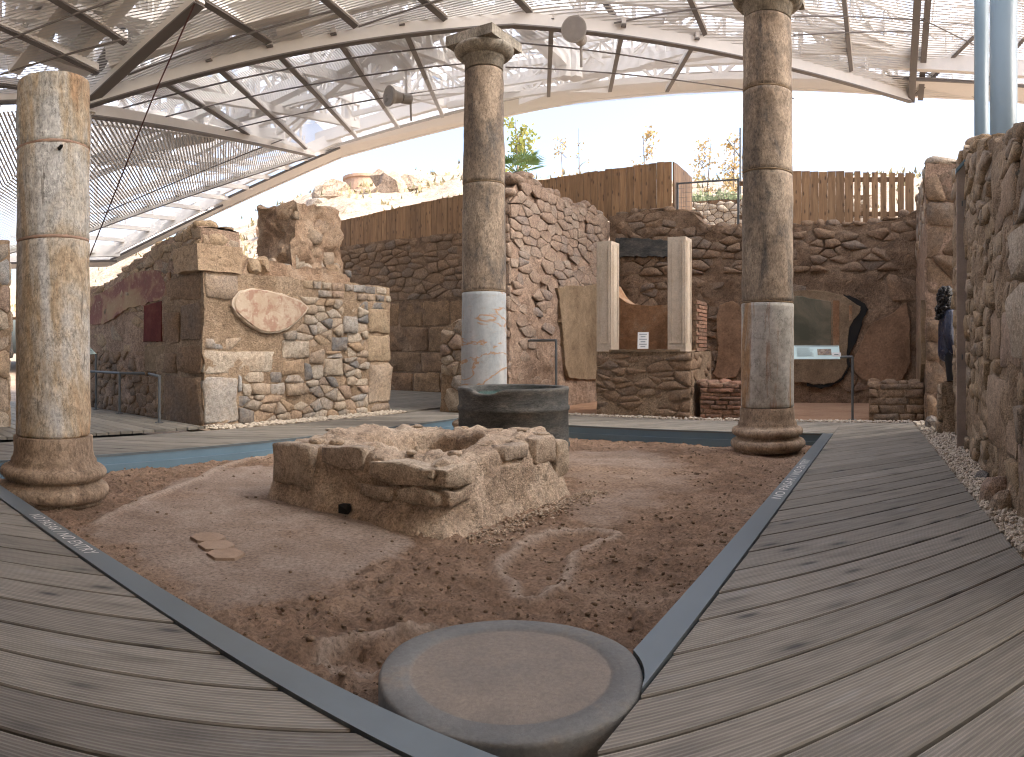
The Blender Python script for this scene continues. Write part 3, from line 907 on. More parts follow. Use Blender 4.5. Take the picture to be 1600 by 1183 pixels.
def slab_part(name, pts, O, U, V, N, d0, th, mat, parent, seed=0, wob=0.012, it=2, bev=0.006):
    """flat plaster sheet with a ragged outline"""
    rs = np.random.RandomState(seed)
    P = smooth_closed(pts, it) if it else [np.asarray(q, float) for q in pts]
    o = []
    for i in range(len(P)):
        p, q = P[i], P[(i + 1) % len(P)]
        m = max(1, int(np.linalg.norm(q - p) / 0.06))
        for k in range(m): o.append(p + (q - p) * k / m)
    P = np.array(o) + rs.uniform(-wob, wob, (len(o), 2))
    c = P.mean(0)
    n = len(P)
    v = [O + U * q[0] + V * q[1] + N * (d0 - 0.06) for q in P]
    v += [O + U * q[0] + V * q[1] + N * (d0 + th - bev) for q in P]
    q2 = [q + (c - q) / (np.linalg.norm(c - q) + 1e-6) * bev * 1.3 for q in P]
    v += [O + U * q[0] + V * q[1] + N * (d0 + th) for q in q2]
    f = [tuple(range(n - 1, -1, -1)), tuple(range(2 * n, 3 * n))]
    for r in (0, 1):
        f += [(r * n + i, r * n + (i + 1) % n, (r + 1) * n + (i + 1) % n, (r + 1) * n + i) for i in range(n)]
    return mk(name, v, f, mat, parent)
def face_uv(x, y, plane, val, horiz0):
    """pixel -> (u, v) on a wall face: plane 'b' (face at b=val, u along a) or 'a' (face at a=val, u along b)"""
    t_ = (x - XC) / FPX
    dr = np.array([math.sin(t_), math.cos(t_), 0.0])
    d = val / (dr @ (E2 if plane == 'b' else E1))
    p = PX(x, y, d)
    a, b = toab(p)
    return np.array([(a if plane == 'b' else b) - horiz0, p[2]])

def interp(pts):
    xs = [p[0] for p in pts]; ys = [p[1] for p in pts]
    return lambda u: float(np.interp(u, xs, ys))

# ---- rubble wall with the plaster medallion (front face b = 7.31, from a = 4.73 to 8.22)
FB, FA0, FA1 = 7.31, 4.73, 8.22
O = AB(FA0, FB, 0); U, N = E1, -E2; L = FA1 - FA0
topf = lambda u: 1.97 + 0.012 * n1(u * 5, 3)
W1 = wall_core('rubble_wall', O, U, N, L, 1.2, -0.03, topf, M['mortar'], 'pale rubble wall end with a plaster medallion on its front', amp=0.022, seed=1)
def fr(x0, x1, y0, y1):
    p, q = face_uv(x0, y1, 'b', FB, FA0), face_uv(x1, y0, 'b', FB, FA0)
    return (max(0.0, p[0]), min(L, q[0]), p[1], q[1])
big = [fr(316, 372, 588, 664), fr(318, 428, 548, 583), fr(318, 372, 432, 466), fr(575, 612, 485, 520), fr(574, 612, 524, 565), fr(575, 611, 568, 632),
       fr(440, 482, 532, 560), fr(505, 536, 560, 588), fr(440, 475, 562, 586), fr(392, 422, 598, 618), fr(422, 445, 598, 618), fr(446, 472, 598, 618), fr(378, 392, 598, 618),
       fr(517, 543, 526, 548), fr(320, 350, 528, 545), fr(535, 558, 495, 520)]
rs1 = np.random.RandomState(3)
lay(W1, [rect_poly(r, rs1, 0.015) for r in big], O, U, EZ, N, M['stone_light'], 0.006, (0.03, 0.05), 4)
u470 = face_uv(470, 450, 'b', FB, FA0)[0]
def med_mask(c):
    x = (c[0] - (m_c[0])) / 0.62; y = (c[1] - m_c[1]) / 0.36
    return x * x + y * y < 1
m_c = face_uv(415, 483, 'b', FB, FA0)
lay(W1, cells(L, 0.0, lambda u: 1.72, 0.20, 0.115, 12, big), O, U, EZ, N, M['stone_light'], 0.010, (0.012, 0.05), 5, keep=lambda c: 0.96 if (c[0] > 1.35 or c[1] < 0.8) else 0.30, mask=med_mask)
# two neat courses of small pale blocks along the top right
uu = u470 + 0.05
rsx = np.random.RandomState(8)
for row, (za, zb) in enumerate(((1.735, 1.84), (1.85, 1.965))):
    u = uu + (0.28 if row == 0 else 0.0)
    ps = []
    while u < L - 0.02:
        w = rsx.uniform(0.14, 0.26)
        ps.append(rect_poly((u, min(u + w, L), za, zb), rsx, 0.008))
        u += w + 0.012
    lay(W1, ps, O, U, EZ, N, M['stone_light'], 0.008, (0.02, 0.045), 40 + row)
med = [face_uv(x, y, 'b', FB, FA0) for x, y in ((378, 455), (400, 452), (440, 462), (478, 478), (470, 490), (448, 512), (420, 521), (395, 513), (372, 495), (361, 480), (364, 465))]
t = NT('stained_medallion_plaster')
p = t.pos()
c = t.ramp(t.noise(p, 3.0, 6, 0.6), [(0.3, (0.40, 0.30, 0.21)), (0.6, (0.48, 0.385, 0.29))])
c = t.mix(t.ramp(t.noise(p, 6.5, 6, 0.65, 0.6), [(0.47, 0.0), (0.58, 0.75)]), c, (0.30, 0.16, 0.11))
c = t.mix(t.ramp(t.noise(p, 26, 4, 0.7), [(0.6, 0.0), (0.66, 0.5)]), c, (0.66, 0.58, 0.47))
M['medallion'] = t.done(c, 0.9, t.bump(t.noise(p, 30, 5, 0.6), 0.006, 0.7))
slab_part('plaster_medallion', med, O, U, EZ, N, 0.03, 0.045, M['medallion'], W1, 3, 0.008)
ring = [np.mean(med, 0) + (q - np.mean(med, 0)) * 1.06 for q in med]
slab_part('medallion_rim', ring, O, U, EZ, N, 0.03, 0.028, M['marble_cream'], W1, 4, 0.01)
# left end of the block (a = 4.73), facing the recess
O2 = AB(FA0, FB, 0); N2 = -E1
eb = [(0.02, 0.98, 0.0, 0.64), (0.03, 0.62, 0.67, 1.02), (0.62, 0.98, 0.67, 0.95), (0.04, 0.55, 1.10, 1.60), (0.58, 0.98, 1.05, 1.5), (0.05, 0.95, 1.64, 1.93)]
lay(W1, [rect_poly(r, None, 0.02) for r in eb], O2, E2, EZ, N2, M['stone_brown'], 0.012, (0.02, 0.05), 6)
lay(W1, cells(0.95, 0.0, lambda u: 1.25, 0.16, 0.13, 14), AB(FA1, FB + 0.02, 0), E2, EZ, E1, M['stone_light'], 0.012, (0.015, 0.04), 7)

# ---- broken pier and rubble lying on that wall
def lump(name, a0, a1, b0, b1, z0, z1, mat, label, cat, seed, amp=0.10, taper=0.12, res=0.05, sc=3.0, parent=None, lean=0.0):
    mb = MB()
    ca, cb = (a0 + a1) / 2, (b0 + b1) / 2
    def pt(a, b, z):
        k = 1 - taper * (z - z0) / (z1 - z0) if z1 > z0 else 1
        return AB(ca + (a - ca) * k + lean * (z - z0), cb + (b - cb) * k, z)
    na_, nb_, nz_ = max(3, int((a1 - a0) / res)), max(3, int((b1 - b0) / res)), max(3, int((z1 - z0) / res))
    for b in (b0, b1): mb.patch(lambda s, t_: pt(a0 + (a1 - a0) * s, b, z0 + (z1 - z0) * t_), na_, nz_)
    for a in (a0, a1): mb.patch(lambda s, t_: pt(a, b0 + (b1 - b0) * s, z0 + (z1 - z0) * t_), nb_, nz_)
    mb.patch(lambda s, t_: pt(a0 + (a1 - a0) * s, b0 + (b1 - b0) * t_, z1), na_, nb_)
    v = mb.V()
    v0_ = v.copy()
    v = displace(v, amp, sc, seed, 3)
    v = displace(v, amp * 0.45, sc * 3.3, seed + 3, 3)
    v[:, 2] = np.where(v0_[:, 2] < z0 + 1e-4, v0_[:, 2], v[:, 2])
    o = mk(name, v, mb.f, mat, parent, smooth=True, origin=AB(ca, cb, z0) if parent is None else None)
    if label: tag(o, label, cat)
    return o
M['rubble_core'] = rock('broken_wall_core', [(0.24, 0.15, 0.10), (0.40, 0.28, 0.19), (0.50, 0.39, 0.29)], 2.6, bump=0.05, speck=0.4)
PIER = lump('ruined_pier', 6.42, 7.42, 7.55, 8.5, 1.93, 3.12, M['rubble_core'], 'tall lumpy stub of wall standing on the rubble wall', 'wall', 21, 0.075, 0.10)
rs2 = np.random.RandomState(9)
lay(PIER, cells(0.9, 2.0, lambda u: 3.0, 0.24, 0.19, 31), AB(6.47, 7.60, 0), E1, EZ, -E2, M['stone_light'], 0.02, (0.03, 0.08), 8, keep=0.55)
lay(PIER, cells(0.9, 2.0, lambda u: 3.0, 0.26, 0.17, 32), AB(6.50, 7.56, 0), E2, EZ, -E1, M['stone_ochre'], 0.015, (0.015, 0.04), 9, keep=0.6)
RUB = lump('rubble_ridge', 5.45, 7.55, 7.42, 7.9, 1.93, 2.14, M['rubble_core'], 'low ridge of broken masonry beside the lumpy wall stub', 'rubble', 23, 0.07, 0.1)
for k in range(14):
    mb = MB()
    boulder(mb, rs2)
    sz = rs2.uniform(0.07, 0.15)
    mk('stone', mb.V() * sz + AB(5.5 + 2.0 * (k + rs2.rand()) / 14, 7.45 + rs2.rand() * 0.3, 2.08 + rs2.rand() * 0.08), mb.f, M['stone_light'], RUB)

# ---- wall with the red fresco in the left recess (face a = 4.75, running back along b)
FO = AB(4.76, 7.42, 0)
ftop = interp([(0, 2.54), (0.12, 2.57), (0.3, 2.55), (1.2, 2.46), (1.6, 2.34), (2.2, 2.24), (2.5, 2.10), (3.6, 2.0), (5.4, 1.9)])
W2 = wall_core('fresco_wall', FO, E2, -E1, 5.2, 0.62, -0.02, ftop, M['mortar_pink'], 'long ochre stone wall with patches of red fresco behind the railing', amp=0.02, seed=4)
lay(W2, cells(5.2, 1.55, ftop, 0.19, 0.115, 41, umin=0.0), FO, E2, EZ, -E1, M['stone_ochre'], 0.010, (0.012, 0.035), 10, limit=150)
lay(W2, cells(5.2, 0.0, lambda u: 0.95, 0.17, 0.12, 42, umin=0.9), FO, E2, EZ, -E1, M['stone_brown'], 0.010, (0.012, 0.04), 11, limit=140)
lay(W2, cells(5.2, 0.95, lambda u: 1.55, 0.25, 0.16, 43, umin=0.9), FO, E2, EZ, -E1, M['stone_ochre'], 0.016, (0.008, 0.02), 12, keep=0.4, limit=60)
cap_stones(W2, FO, E2, -E1, 5.2, 0.6, ftop, M['stone_ochre'], 0.2, 13, lift=0.0)
def fuv(l): return [face_uv(x, y, 'a', 4.76, 7.42) for x, y in l]
t = NT('faded_red_yellow_fresco')
p = t.pos()
c = t.ramp(t.noise(p, 2.2, 5, 0.6, 0.5), [(0.35, (0.33, 0.235, 0.14)), (0.47, (0.30, 0.185, 0.12)), (0.55, (0.21, 0.09, 0.075)), (0.62, (0.19, 0.085, 0.07)), (0.7, (0.34, 0.255, 0.17))])
c = t.mix(t.ramp(t.noise(p, 14, 5, 0.7), [(0.55, 0.0), (0.68, 0.5)]), c, (0.45, 0.35, 0.25))
M['fresco_faded'] = t.done(c, 0.9, t.bump(t.noise(p, 30, 5, 0.6), 0.006, 0.7))
M['fresco_red'] = rock('deep_red_fresco', [(0.085, 0.02, 0.018), (0.12, 0.028, 0.024), (0.17, 0.06, 0.045)], 4.0, bump=0.004, speck=0.2)
slab_part('fresco_band', fuv([(136, 470), (160, 458), (190, 440), (215, 425), (250, 420), (262, 440), (260, 470), (240, 470), (225, 478), (205, 480), (190, 490), (170, 505), (150, 508), (136, 505)]), FO, E2, EZ, -E1, 0.012, 0.022, M['fresco_faded'], W2, 5, 0.012)
slab_part('fresco_panel', fuv([(229, 478), (228, 534), (256, 534), (257, 470), (243, 474)]), FO, E2, EZ, -E1, 0.012, 0.034, M['fresco_red'], W2, 6, 0.006, 0)
slab_part('plaster_panel', fuv([(229, 540), (230, 580), (266, 583), (263, 540)]), FO, E2, EZ, -E1, 0.012, 0.026, M['plaster_tan'], W2, 7, 0.008, 0)
slab_part('plaster_strip', fuv([(257, 430), (257, 534), (268, 534), (268, 425)]), FO, E2, EZ, -E1, 0.012, 0.020, M['plaster_brown'], W2, 8, 0.01, 0)
lay(W2, cells(0.6, 1.9, lambda u: 2.50, 0.2, 0.12, 44), AB(4.78, 7.43, 0), E1, EZ, -E2, M['stone_ochre'], 0.012, (0.02, 0.06), 45)
# loose block on the corner
def block(name, a0, a1, b0, b1, z0, z1, mat, label=None, cat=None, seed=0, amp=0.02, parent=None, group=None, rot=0.0):
    mb = MB()
    n_ = 5
    for b in (b0, b1): mb.patch(lambda s, t_: AB(a0 + (a1 - a0) * s, b, z0 + (z1 - z0) * t_), n_, n_)
    for a in (a0, a1): mb.patch(lambda s, t_: AB(a, b0 + (b1 - b0) * s, z0 + (z1 - z0) * t_), n_, n_)
    for z in (z0, z1): mb.patch(lambda s, t_: AB(a0 + (a1 - a0) * s, b0 + (b1 - b0) * t_, z), n_, n_)
    o = mk(name, displace(mb.V(), amp, 4.0, seed), mb.f, mat, parent)
    if label: tag(o, label, cat, group)
    return o
block('corner_block', 4.62, 5.30, 7.26, 7.85, 1.97, 2.30, M['stone_light'], 'big squared tan block resting on the corner of the rubble wall', 'stone block', 31, 0.025)

# ---- stone pier at the left edge of the picture
PO = AB(-0.8, 8.1, 0)
W3 = wall_core('left_pier', PO, E1, -E2, 3.27, 0.9, -0.02, lambda u: 2.32, M['mortar'], 'grey stone wall behind the left column at the picture edge', amp=0.02, seed=6)
lay(W3, cells(3.25, 0.0, lambda u: 2.3, 0.34, 0.27, 51), PO, E1, EZ, -E2, M['stone_light'], 0.014, (0.02, 0.05), 14, limit=110)
lay(W3, cells(0.88, 0.0, lambda u: 2.3, 0.32, 0.27, 52), AB(2.47, 8.12, 0), E2, EZ, E1, M['stone_light'], 0.014, (0.02, 0.05), 15)

# ---- retaining wall at the back left: ashlar below, rubble above (a = 12.8)
BO = AB(12.8, 6.6, 0)
btop = lambda u: 3.62 + 0.02 * u + 0.03 * n1(u * 3, 4)
W4 = wall_core('retaining_wall', BO, E2, -E1, 9.0, 0.7, -0.02, btop, M['mortar_brown'], 'brown retaining wall of rubble over big blocks under the left fence', amp=0.02, res=0.09, seed=7)
lay(W4, cells(7.6, 2.2, btop, 0.34, 0.16, 61, umin=0.9), BO, E2, EZ, -E1, M['stone_brown'], 0.012, (0.015, 0.045), 16, limit=240)
ps = []
rsx = np.random.RandomState(17)
for za, zb in ((0.0, 0.46), (0.47, 0.95), (0.96, 1.55), (1.56, 2.15)):
    u = 0.6 + rsx.rand() * 0.4
    while u < 7.4:
        w = rsx.uniform(0.6, 1.15)
        ps.append(rect_poly((u, u + w, za, zb), rsx, 0.01)); u += w + 0.012
lay(W4, ps, BO, E2, EZ, -E1, M['ashlar'], 0.006, (0.02, 0.04), 18, name='ashlar_block')

# ---- cross wall running back from behind the middle column (face b = 5.51)
CO = AB(8.95, 5.51, 0)
ctop = interp([(0, 3.2), (0.12, 3.45), (0.4, 3.70), (0.75, 3.76), (1.2, 3.60), (1.6, 3.66), (2.2, 3.55), (2.6, 3.62), (3.0, 3.76), (3.3, 3.66), (3.85, 3.55)])
W5 = wall_core('cross_wall', CO, E1, -E2, 3.85, 0.9, -0.02, ctop, M['mortar_pink'], 'tall pinkish rubble cross wall with ragged top behind the middle column', amp=0.035, seed=8, batter=0.05, res=0.05)
cc_ = cells(3.8, 0.0, ctop, 0.27, 0.135, 71)
lay(W5, cc_, CO, E1, EZ, -E2, M['stone_pink'], 0.012, (-0.015, 0.024), 19, keep=lambda c: 0.97 if c[1] > 2.9 - 0.1 * c[0] else (0.72 if c[1] > 1.9 else 0.45), limit=230, mask=lambda c: c[1] < 1.75 and 1.45 < c[0] < 2.75)
lay(W5, cells(0.85, 0.0, lambda u: 3.2, 0.22, 0.16, 72), AB(8.95, 5.52, 0), E2, EZ, -E1, M['stone_pink'], 0.012, (0.01, 0.05), 20, keep=0.9)
cap_stones(W5, CO, E1, -E2, 3.8, 0.85, ctop, M['stone_pink'], 0.24, 22)
slab_part('plaster_panel', [face_uv(x, y, 'b', 5.51, 8.95) for x, y in ((869, 450), (885, 446), (910, 448), (936, 442), (940, 592), (915, 594), (886, 590), (880, 572), (876, 520))], CO, E1, EZ, -E2, 0.025, 0.022, M['plaster_tan'], W5, 9, 0.016, 0)
# quoins at the foot of its near end
QO = AB(8.78, 5.62, 0)
qtop = interp([(0, 1.75), (0.35, 1.7), (0.7, 1.45), (1.1, 1.30)])
W5b = wall_core('wall_stub', QO, E2, -E1, 1.08, 0.2, -0.02, qtop, M['mortar'], 'low stub of pale stones beside the doorway behind the middle column', amp=0.025, seed=9)
lay(W5b, cells(1.08, 0.0, qtop, 0.24, 0.17, 73), QO, E2, EZ, -E1, M['stone_light'], 0.012, (0.03, 0.08), 23)

# ---- back wall of the shrine and the painted room (a = 12.8, b from 5.5 to -0.4)
KO = AB(12.8, -0.9, 0)
ktop = interp([(0, 3.55), (0.6, 3.5), (0.9, 3.42), (1.3, 3.32), (3.5, 3.32), (4.4, 3.34), (4.7, 3.65), (5.5, 3.75), (6.4, 3.68)])
W6 = wall_core('back_wall', KO, E2, -E1, 6.45, 0.8, -0.02, ktop, M['mortar_brown'], 'dark brown earth and stone back wall of the painted room and shrine', amp=0.045, seed=12, res=0.07)
lay(W6, cells(6.3, 2.45, ktop, 0.29, 0.145, 81), KO, E2, EZ, -E1, M['stone_brown'], 0.014, (0.015, 0.06), 24, keep=0.9, limit=150)
lay(W6, cells(6.3, 0.1, lambda u: 2.45, 0.27, 0.14, 82, umin=2.9), KO, E2, EZ, -E1, M['stone_brown'], 0.016, (0.0, 0.05), 25, keep=0.45, limit=90)
lay(W6, cells(2.9, 0.0, lambda u: 2.45, 0.4, 0.24, 83), KO, E2, EZ, -E1, M['stone_brown'], 0.02, (-0.02, 0.03), 26, keep=0.25, limit=40)
cap_stones(W6, KO, E2, -E1, 6.3, 0.6, ktop, M['stone_brown'], 0.25, 27)
def kuv(l): return [face_uv(x, y, 'a', 12.8, -0.9) for x, y in l]
t = NT('green_grey_room_fresco')
p = t.pos()
c = t.ramp(t.noise(t.mapv(p, (1, 1, 1), (0.5, 0.4, 0)), 1.5, 6, 0.65, 0.8), [(0.35, (0.085, 0.088, 0.06)), (0.5, (0.14, 0.13, 0.09)), (0.65, (0.21, 0.17, 0.12))])
M['fresco_green'] = t.done(c, 0.9, t.bump(t.noise(p, 30, 5, 0.6), 0.006, 0.7))
slab_part('fresco_ground', kuv([(1205, 470), (1243, 453), (1290, 455), (1318, 462), (1335, 475), (1348, 482), (1330, 505), (1325, 530), (1322, 560), (1325, 575), (1312, 595), (1280, 602), (1250, 596), (1205, 598)]), KO, E2, EZ, -E1, 0.05, 0.03, M['plaster_tan'], W6, 10, 0.012, 1)
slab_part('fresco_field', kuv([(1205, 478), (1245, 462), (1275, 468), (1299, 472), (1299, 540), (1205, 542)]), KO, E2, EZ, -E1, 0.05, 0.038, M['fresco_green'], W6, 11, 0.008, 0)
slab_part('fresco_stripe', kuv([(1302, 470), (1312, 470), (1312, 552), (1302, 552)]), KO, E2, EZ, -E1, 0.05, 0.036, M['niche'], W6, 12, 0.004, 0)
slab_part('fresco_stripe', kuv([(1327, 478), (1332, 478), (1332, 500), (1327, 503)]), KO, E2, EZ, -E1, 0.05, 0.036, M['niche'], W6, 13, 0.004, 0)
slab_part('crevice_shade', kuv([(1318, 460), (1338, 466), (1352, 474), (1357, 484), (1349, 497), (1346, 512), (1340, 530), (1332, 545), (1326, 556), (1328, 572), (1318, 592), (1300, 602), (1284, 607), (1262, 602), (1262, 598), (1283, 601), (1308, 592), (1320, 574), (1318, 555), (1321, 530), (1328, 505), (1346, 483), (1334, 476)]), KO, E2, EZ, -E1, 0.035, 0.03, M['shade_black'], W6, 14, 0.012, 0)  # black band on the face, painted shade in place of an open crack
slab_part('earth_render', kuv([(1345, 540), (1352, 520), (1368, 500), (1395, 492), (1405, 480), (1420, 470), (1424, 600), (1350, 600), (1330, 570)]), KO, E2, EZ, -E1, 0.04, 0.04, M['plaster_brown'], W6, 15, 0.012, 1)
slab_part('earth_render', kuv([(1120, 480), (1140, 470), (1160, 475), (1165, 590), (1112, 592), (1125, 560)]), KO, E2, EZ, -E1, 0.04, 0.04, M['plaster_brown'], W6, 16, 0.015, 1)
slab_part('dark_render', kuv([(965, 372), (1048, 376), (1048, 402), (965, 402)]), KO, E2, EZ, -E1, 0.03, 0.06, M['basalt'], W6, 17, 0.02, 0)

# ---- right wall of the painted room (face b = -0.45) with its end facing the court
RO = AB(9.3, -0.45, 0)
rtop = interp([(0, 3.50), (0.5, 3.55), (1.5, 3.5), (2.4, 3.62), (3.5, 3.75)])
W7 = wall_core('room_side_wall', RO, E1, E2, 3.5, 1.0, -0.02, rtop, M['mortar_pink'], 'pink plastered side wall of the painted room with a stone end', amp=0.02, seed=13)
lay(W7, cells(1.0, 0.0, lambda u: 3.45, 0.34, 0.26, 91), AB(9.3, -0.46, 0), -E2, EZ, -E1, M['stone_brown'], 0.012, (0.02, 0.06), 28)
lay(W7, cells(3.5, 2.6, rtop, 0.26, 0.16, 92), RO, E1, EZ, E2, M['stone_light'], 0.012, (0.01, 0.03), 29, keep=0.8, limit=80)
cap_stones(W7, RO, E1, E2, 3.5, 0.9, rtop, M['stone_light'], 0.28, 30)
slab_part('smooth_patch', [np.array(q) for q in ((0.02, 0.5), (1.6, 0.5), (1.4, 0.9), (0.9, 1.15), (0.5, 1.2), (0.3, 1.55), (0.02, 1.7))], RO, E1, EZ, E2, 0.03, 0.03, M['plaster_tan'], W7, 18, 0.012, 1)

# ---- low walls in front of the painted room
def low_wall(name, a0, b0, b1, h, th, label, seed, mat, cw=0.26, ch=0.10):
    LO = AB(a0, b0, 0)
    w = wall_core(name, LO, E2, -E1, b1 - b0, th, -0.02, lambda u: h, M['mortar_brown'], label, amp=0.012, seed=seed, res=0.05)
    rsx = np.random.RandomState(seed)
    ps = []
    z = 0.0
    while z < h - 0.03:
        zh = ch * rsx.uniform(0.8, 1.2)
        u = -rsx.rand() * 0.1
        while u < b1 - b0:
            wd = cw * rsx.uniform(0.6, 1.5)
            ps.append(rect_poly((max(0, u), min(u + wd, b1 - b0), z, min(z + zh, h)), rsx, 0.008)); u += wd + 0.008
        z += zh + 0.006
    lay(w, ps, LO, E2, EZ, -E1, mat, 0.005, (0.012, 0.04), seed + 1)
    cap_stones(w, LO, E2, -E1, b1 - b0, th, lambda u: h - 0.02, mat, 0.22, seed + 2)
    return w
low_wall('low_wall', 9.5, -0.44, 0.32, 0.50, 0.55, 'low wall of flat brown stones at the right of the painted room', 101, M['stone_brown'])
low_wall('low_wall', 9.55, 1.75, 2.72, 0.50, 0.45, 'low wall of thin bricks right beside the shrine base', 103, M['brick'], 0.3, 0.06)

# ---- near wall on the right edge
NO = AB(2.6, -0.74, 0)
ntop = interp([(0, 2.05), (1.1, 2.16), (1.8, 2.30), (2.2, 2.42), (2.7, 2.55), (3.6, 2.72), (4.4, 3.05), (5.4, 3.12)])
W8 = wall_core('right_wall', NO, E1, E2, 5.4, 0.8, -0.05, ntop, M['mortar'], 'rough stone wall close by on the right beyond the gravel', amp=0.045, seed=15, res=0.045, nscale=3.0)
def nuv(x0, x1, y0, y1):
    p, q = face_uv(x0, y1, 'b', -0.74, 2.6), face_uv(x1, y0, 'b', -0.74, 2.6)
    return (min(p[0], q[0]), max(p[0], q[0]), p[1], q[1])
bigr = [(0.0, 1.35, 0.0, 0.42), (0.15, 1.2, 0.46, 0.86), (1.35, 2.3, 0.30, 0.80), (0.2, 1.55, 0.9, 1.30), (1.25, 1.95, 0.84, 1.2), (0.3, 1.3, 1.36, 1.62), (0.2, 1.6, 1.7, 2.02), (2.0, 2.5, 0.9, 1.25), (1.45, 2.3, 1.78, 2.1)]
lay(W8, [rect_poly(r, None, 0.03) for r in bigr], NO, E1, EZ, E2, M['stone_light'], 0.012, (0.03, 0.05), 32)
lay(W8, cells(5.4, 0.0, ntop, 0.23, 0.125, 95, bigr), NO, E1, EZ, E2, M['stone_ochre'], 0.012, (0.015, 0.055), 33, limit=290)
lay(W8, cells(0.78, 0.0, lambda u: 3.08, 0.3, 0.2, 96), AB(8.0, -0.75, 0), -E2, EZ, E1, M['stone_ochre'], 0.012, (0.02, 0.06), 34)
lay(W8, cells(0.78, 0.0, lambda u: 2.0, 0.27, 0.17, 98), AB(2.6, -0.75, 0), -E2, EZ, -E1, M['stone_ochre'], 0.012, (0.02, 0.06), 39)
cap_stones(W8, NO, E1, E2, 5.4, 0.8, ntop, M['stone_ochre'], 0.32, 35)
for k, (a, sz) in enumerate(((4.35, 0.13), (4.1, 0.10), (5.1, 0.07), (8.6, 0.12), (8.75, 0.1))):
    mb = MB(); boulder(mb, rs2)
    tag(mk('fallen_stone', mb.V() * sz + AB(a, -0.66 if a < 8 else -0.5, sz * 0.4 - 0.02), mb.f, M['stone_light']), ['squarish tan stone at the foot of the right wall, nearest but one', 'pale stone at the foot of the right wall, nearest the viewer', 'small tan stone on the gravel by the right wall, the third along', 'flat grey stone by the far end of the gravel strip', 'flat stone just beyond the last stones of the gravel strip'][k], 'stone', 'stones fallen on the gravel')

# lower courses of that wall reach further along the gravel
XO = AB(7.95, -0.58, 0)
W8b = wall_core('wall_stub', XO, E1, E2, 0.36, 0.6, -0.05, lambda u: 0.60 - 0.2 * u, M['mortar'], 'low ochre stone stub at the far foot of the right wall', amp=0.03, seed=16, res=0.05)
lay(W8b, cells(0.36, 0.0, lambda u: 0.56, 0.2, 0.14, 97), XO, E1, EZ, E2, M['stone_ochre'], 0.012, (0.03, 0.08), 38)
# unseen walls added behind the viewer to cut the light from there
ZO = AB(-2.9, -1.6, 0)
W9 = wall_core('added_end_wall', ZO, E2, E1, 11.5, 0.7, -0.1, lambda u: 3.4 + 0.1 * n1(u, 5), M['mortar_brown'], 'unseen brown rubble wall added behind the viewer to block light', amp=0.04, seed=18, res=0.12)
ZO2 = AB(-2.9, -1.25, 0)
W10 = wall_core('added_side_wall', ZO2, E1, E2, 4.6, 0.6, -0.1, lambda u: 3.0 - 0.12 * u, M['mortar_brown'], 'unseen brown rubble side wall added beside the viewer to block light', amp=0.04, seed=19, res=0.12)

lay(W10, cells(4.6, 0.0, lambda u: 2.9 - 0.12 * u, 0.34, 0.2, 99), ZO2, E1, EZ, E2, M['stone_brown'], 0.014, (0.02, 0.06), 46, limit=200)
lay(W10, cells(0.6, 0.0, lambda u: 2.4, 0.26, 0.17, 100), AB(1.7, -1.26, 0), -E2, EZ, E1, M['stone_brown'], 0.014, (0.02, 0.06), 47)
lay(W9, cells(11.4, 0.0, lambda u: 3.3, 0.45, 0.28, 101), ZO, E2, EZ, E1, M['stone_brown'], 0.016, (0.02, 0.07), 48, limit=300)

# ---- shrine: masonry base, two marble pilasters, painted niche
HO = AB(9.43, 2.82, 0)
SH = wall_core('shrine', HO, E2, -E1, 1.48, 1.1, -0.02, lambda u: 0.955, M['mortar'], 'household shrine with rubble base, two cream marble pilasters and painted niche', 'shrine', amp=0.015, seed=17, res=0.05)
lay(SH, cells(1.48, 0.0, lambda u: 0.94, 0.21, 0.095, 111), HO, E2, EZ, -E1, M['stone_brown'], 0.012, (0.008, 0.03), 36, keep=0.9)
lay(SH, cells(1.05, 0.0, lambda u: 0.94, 0.2, 0.12, 112), AB(9.44, 2.82, 0), E1, EZ, -E2, M['stone_brown'], 0.02, (0.005, 0.02), 37, keep=0.6)
mb = MB(); abox(mb, 9.40, 10.0, 2.98, 4.08, 0.953, 0.985); mb.obj('sill_slab', M['plaster_tan'], SH)
def pilaster(b0, b1, a0, a1, z0, z1):
    mb = MB()
    abox(mb, a0, a1, b0, b1, z0, z1)
    p_ = mb.obj('pilaster', M['marble_cream'], SH)
    # raised mouldings of the panelled faces
    mb = MB()
    w = b1 - b0
    for e0, e1 in ((0.03, 0.05), (0.065, 0.078)):
        abox(mb, a0 - 0.008, a0 + 0.002, b0 + e0 * 1.0, b0 + e1, z0 + 0.12, z1 - 0.05)
        abox(mb, a0 - 0.008, a0 + 0.002, b1 - e1, b1 - e0, z0 + 0.12, z1 - 0.05)
        dd = a1 - a0
        abox(mb, a0 + e0, a0 + e1, b0 - 0.008, b0 + 0.002, z0 + 0.12, z1 - 0.05)
        abox(mb, a1 - e1, a1 - e0, b0 - 0.008, b0 + 0.002, z0 + 0.12, z1 - 0.05)
    abox(mb, a0 - 0.0065, a0 + 0.001, b0 + 0.05, b1 - 0.05, z0 + 0.12, z0 + 0.14)
    mb.obj('moulding', M['marble_cream'], p_)
pilaster(4.05, 4.29, 9.42, 9.72, 0.957, 2.60)
pilaster(2.90, 3.17, 9.42, 9.72, 0.957, 2.60)
NBo = AB(9.95, 3.0, 0)
nt_ = interp([(0, 1.66), (0.75, 1.66), (0.95, 1.70), (1.12, 1.82), (1.2, 2.0)])
mbn = MB()
mbn.patch(lambda s, t_: NBo + E2 * (1.25 * s) + EZ * (0.95 + (nt_(1.2 * s) - 0.95) * t_), 26, 12)
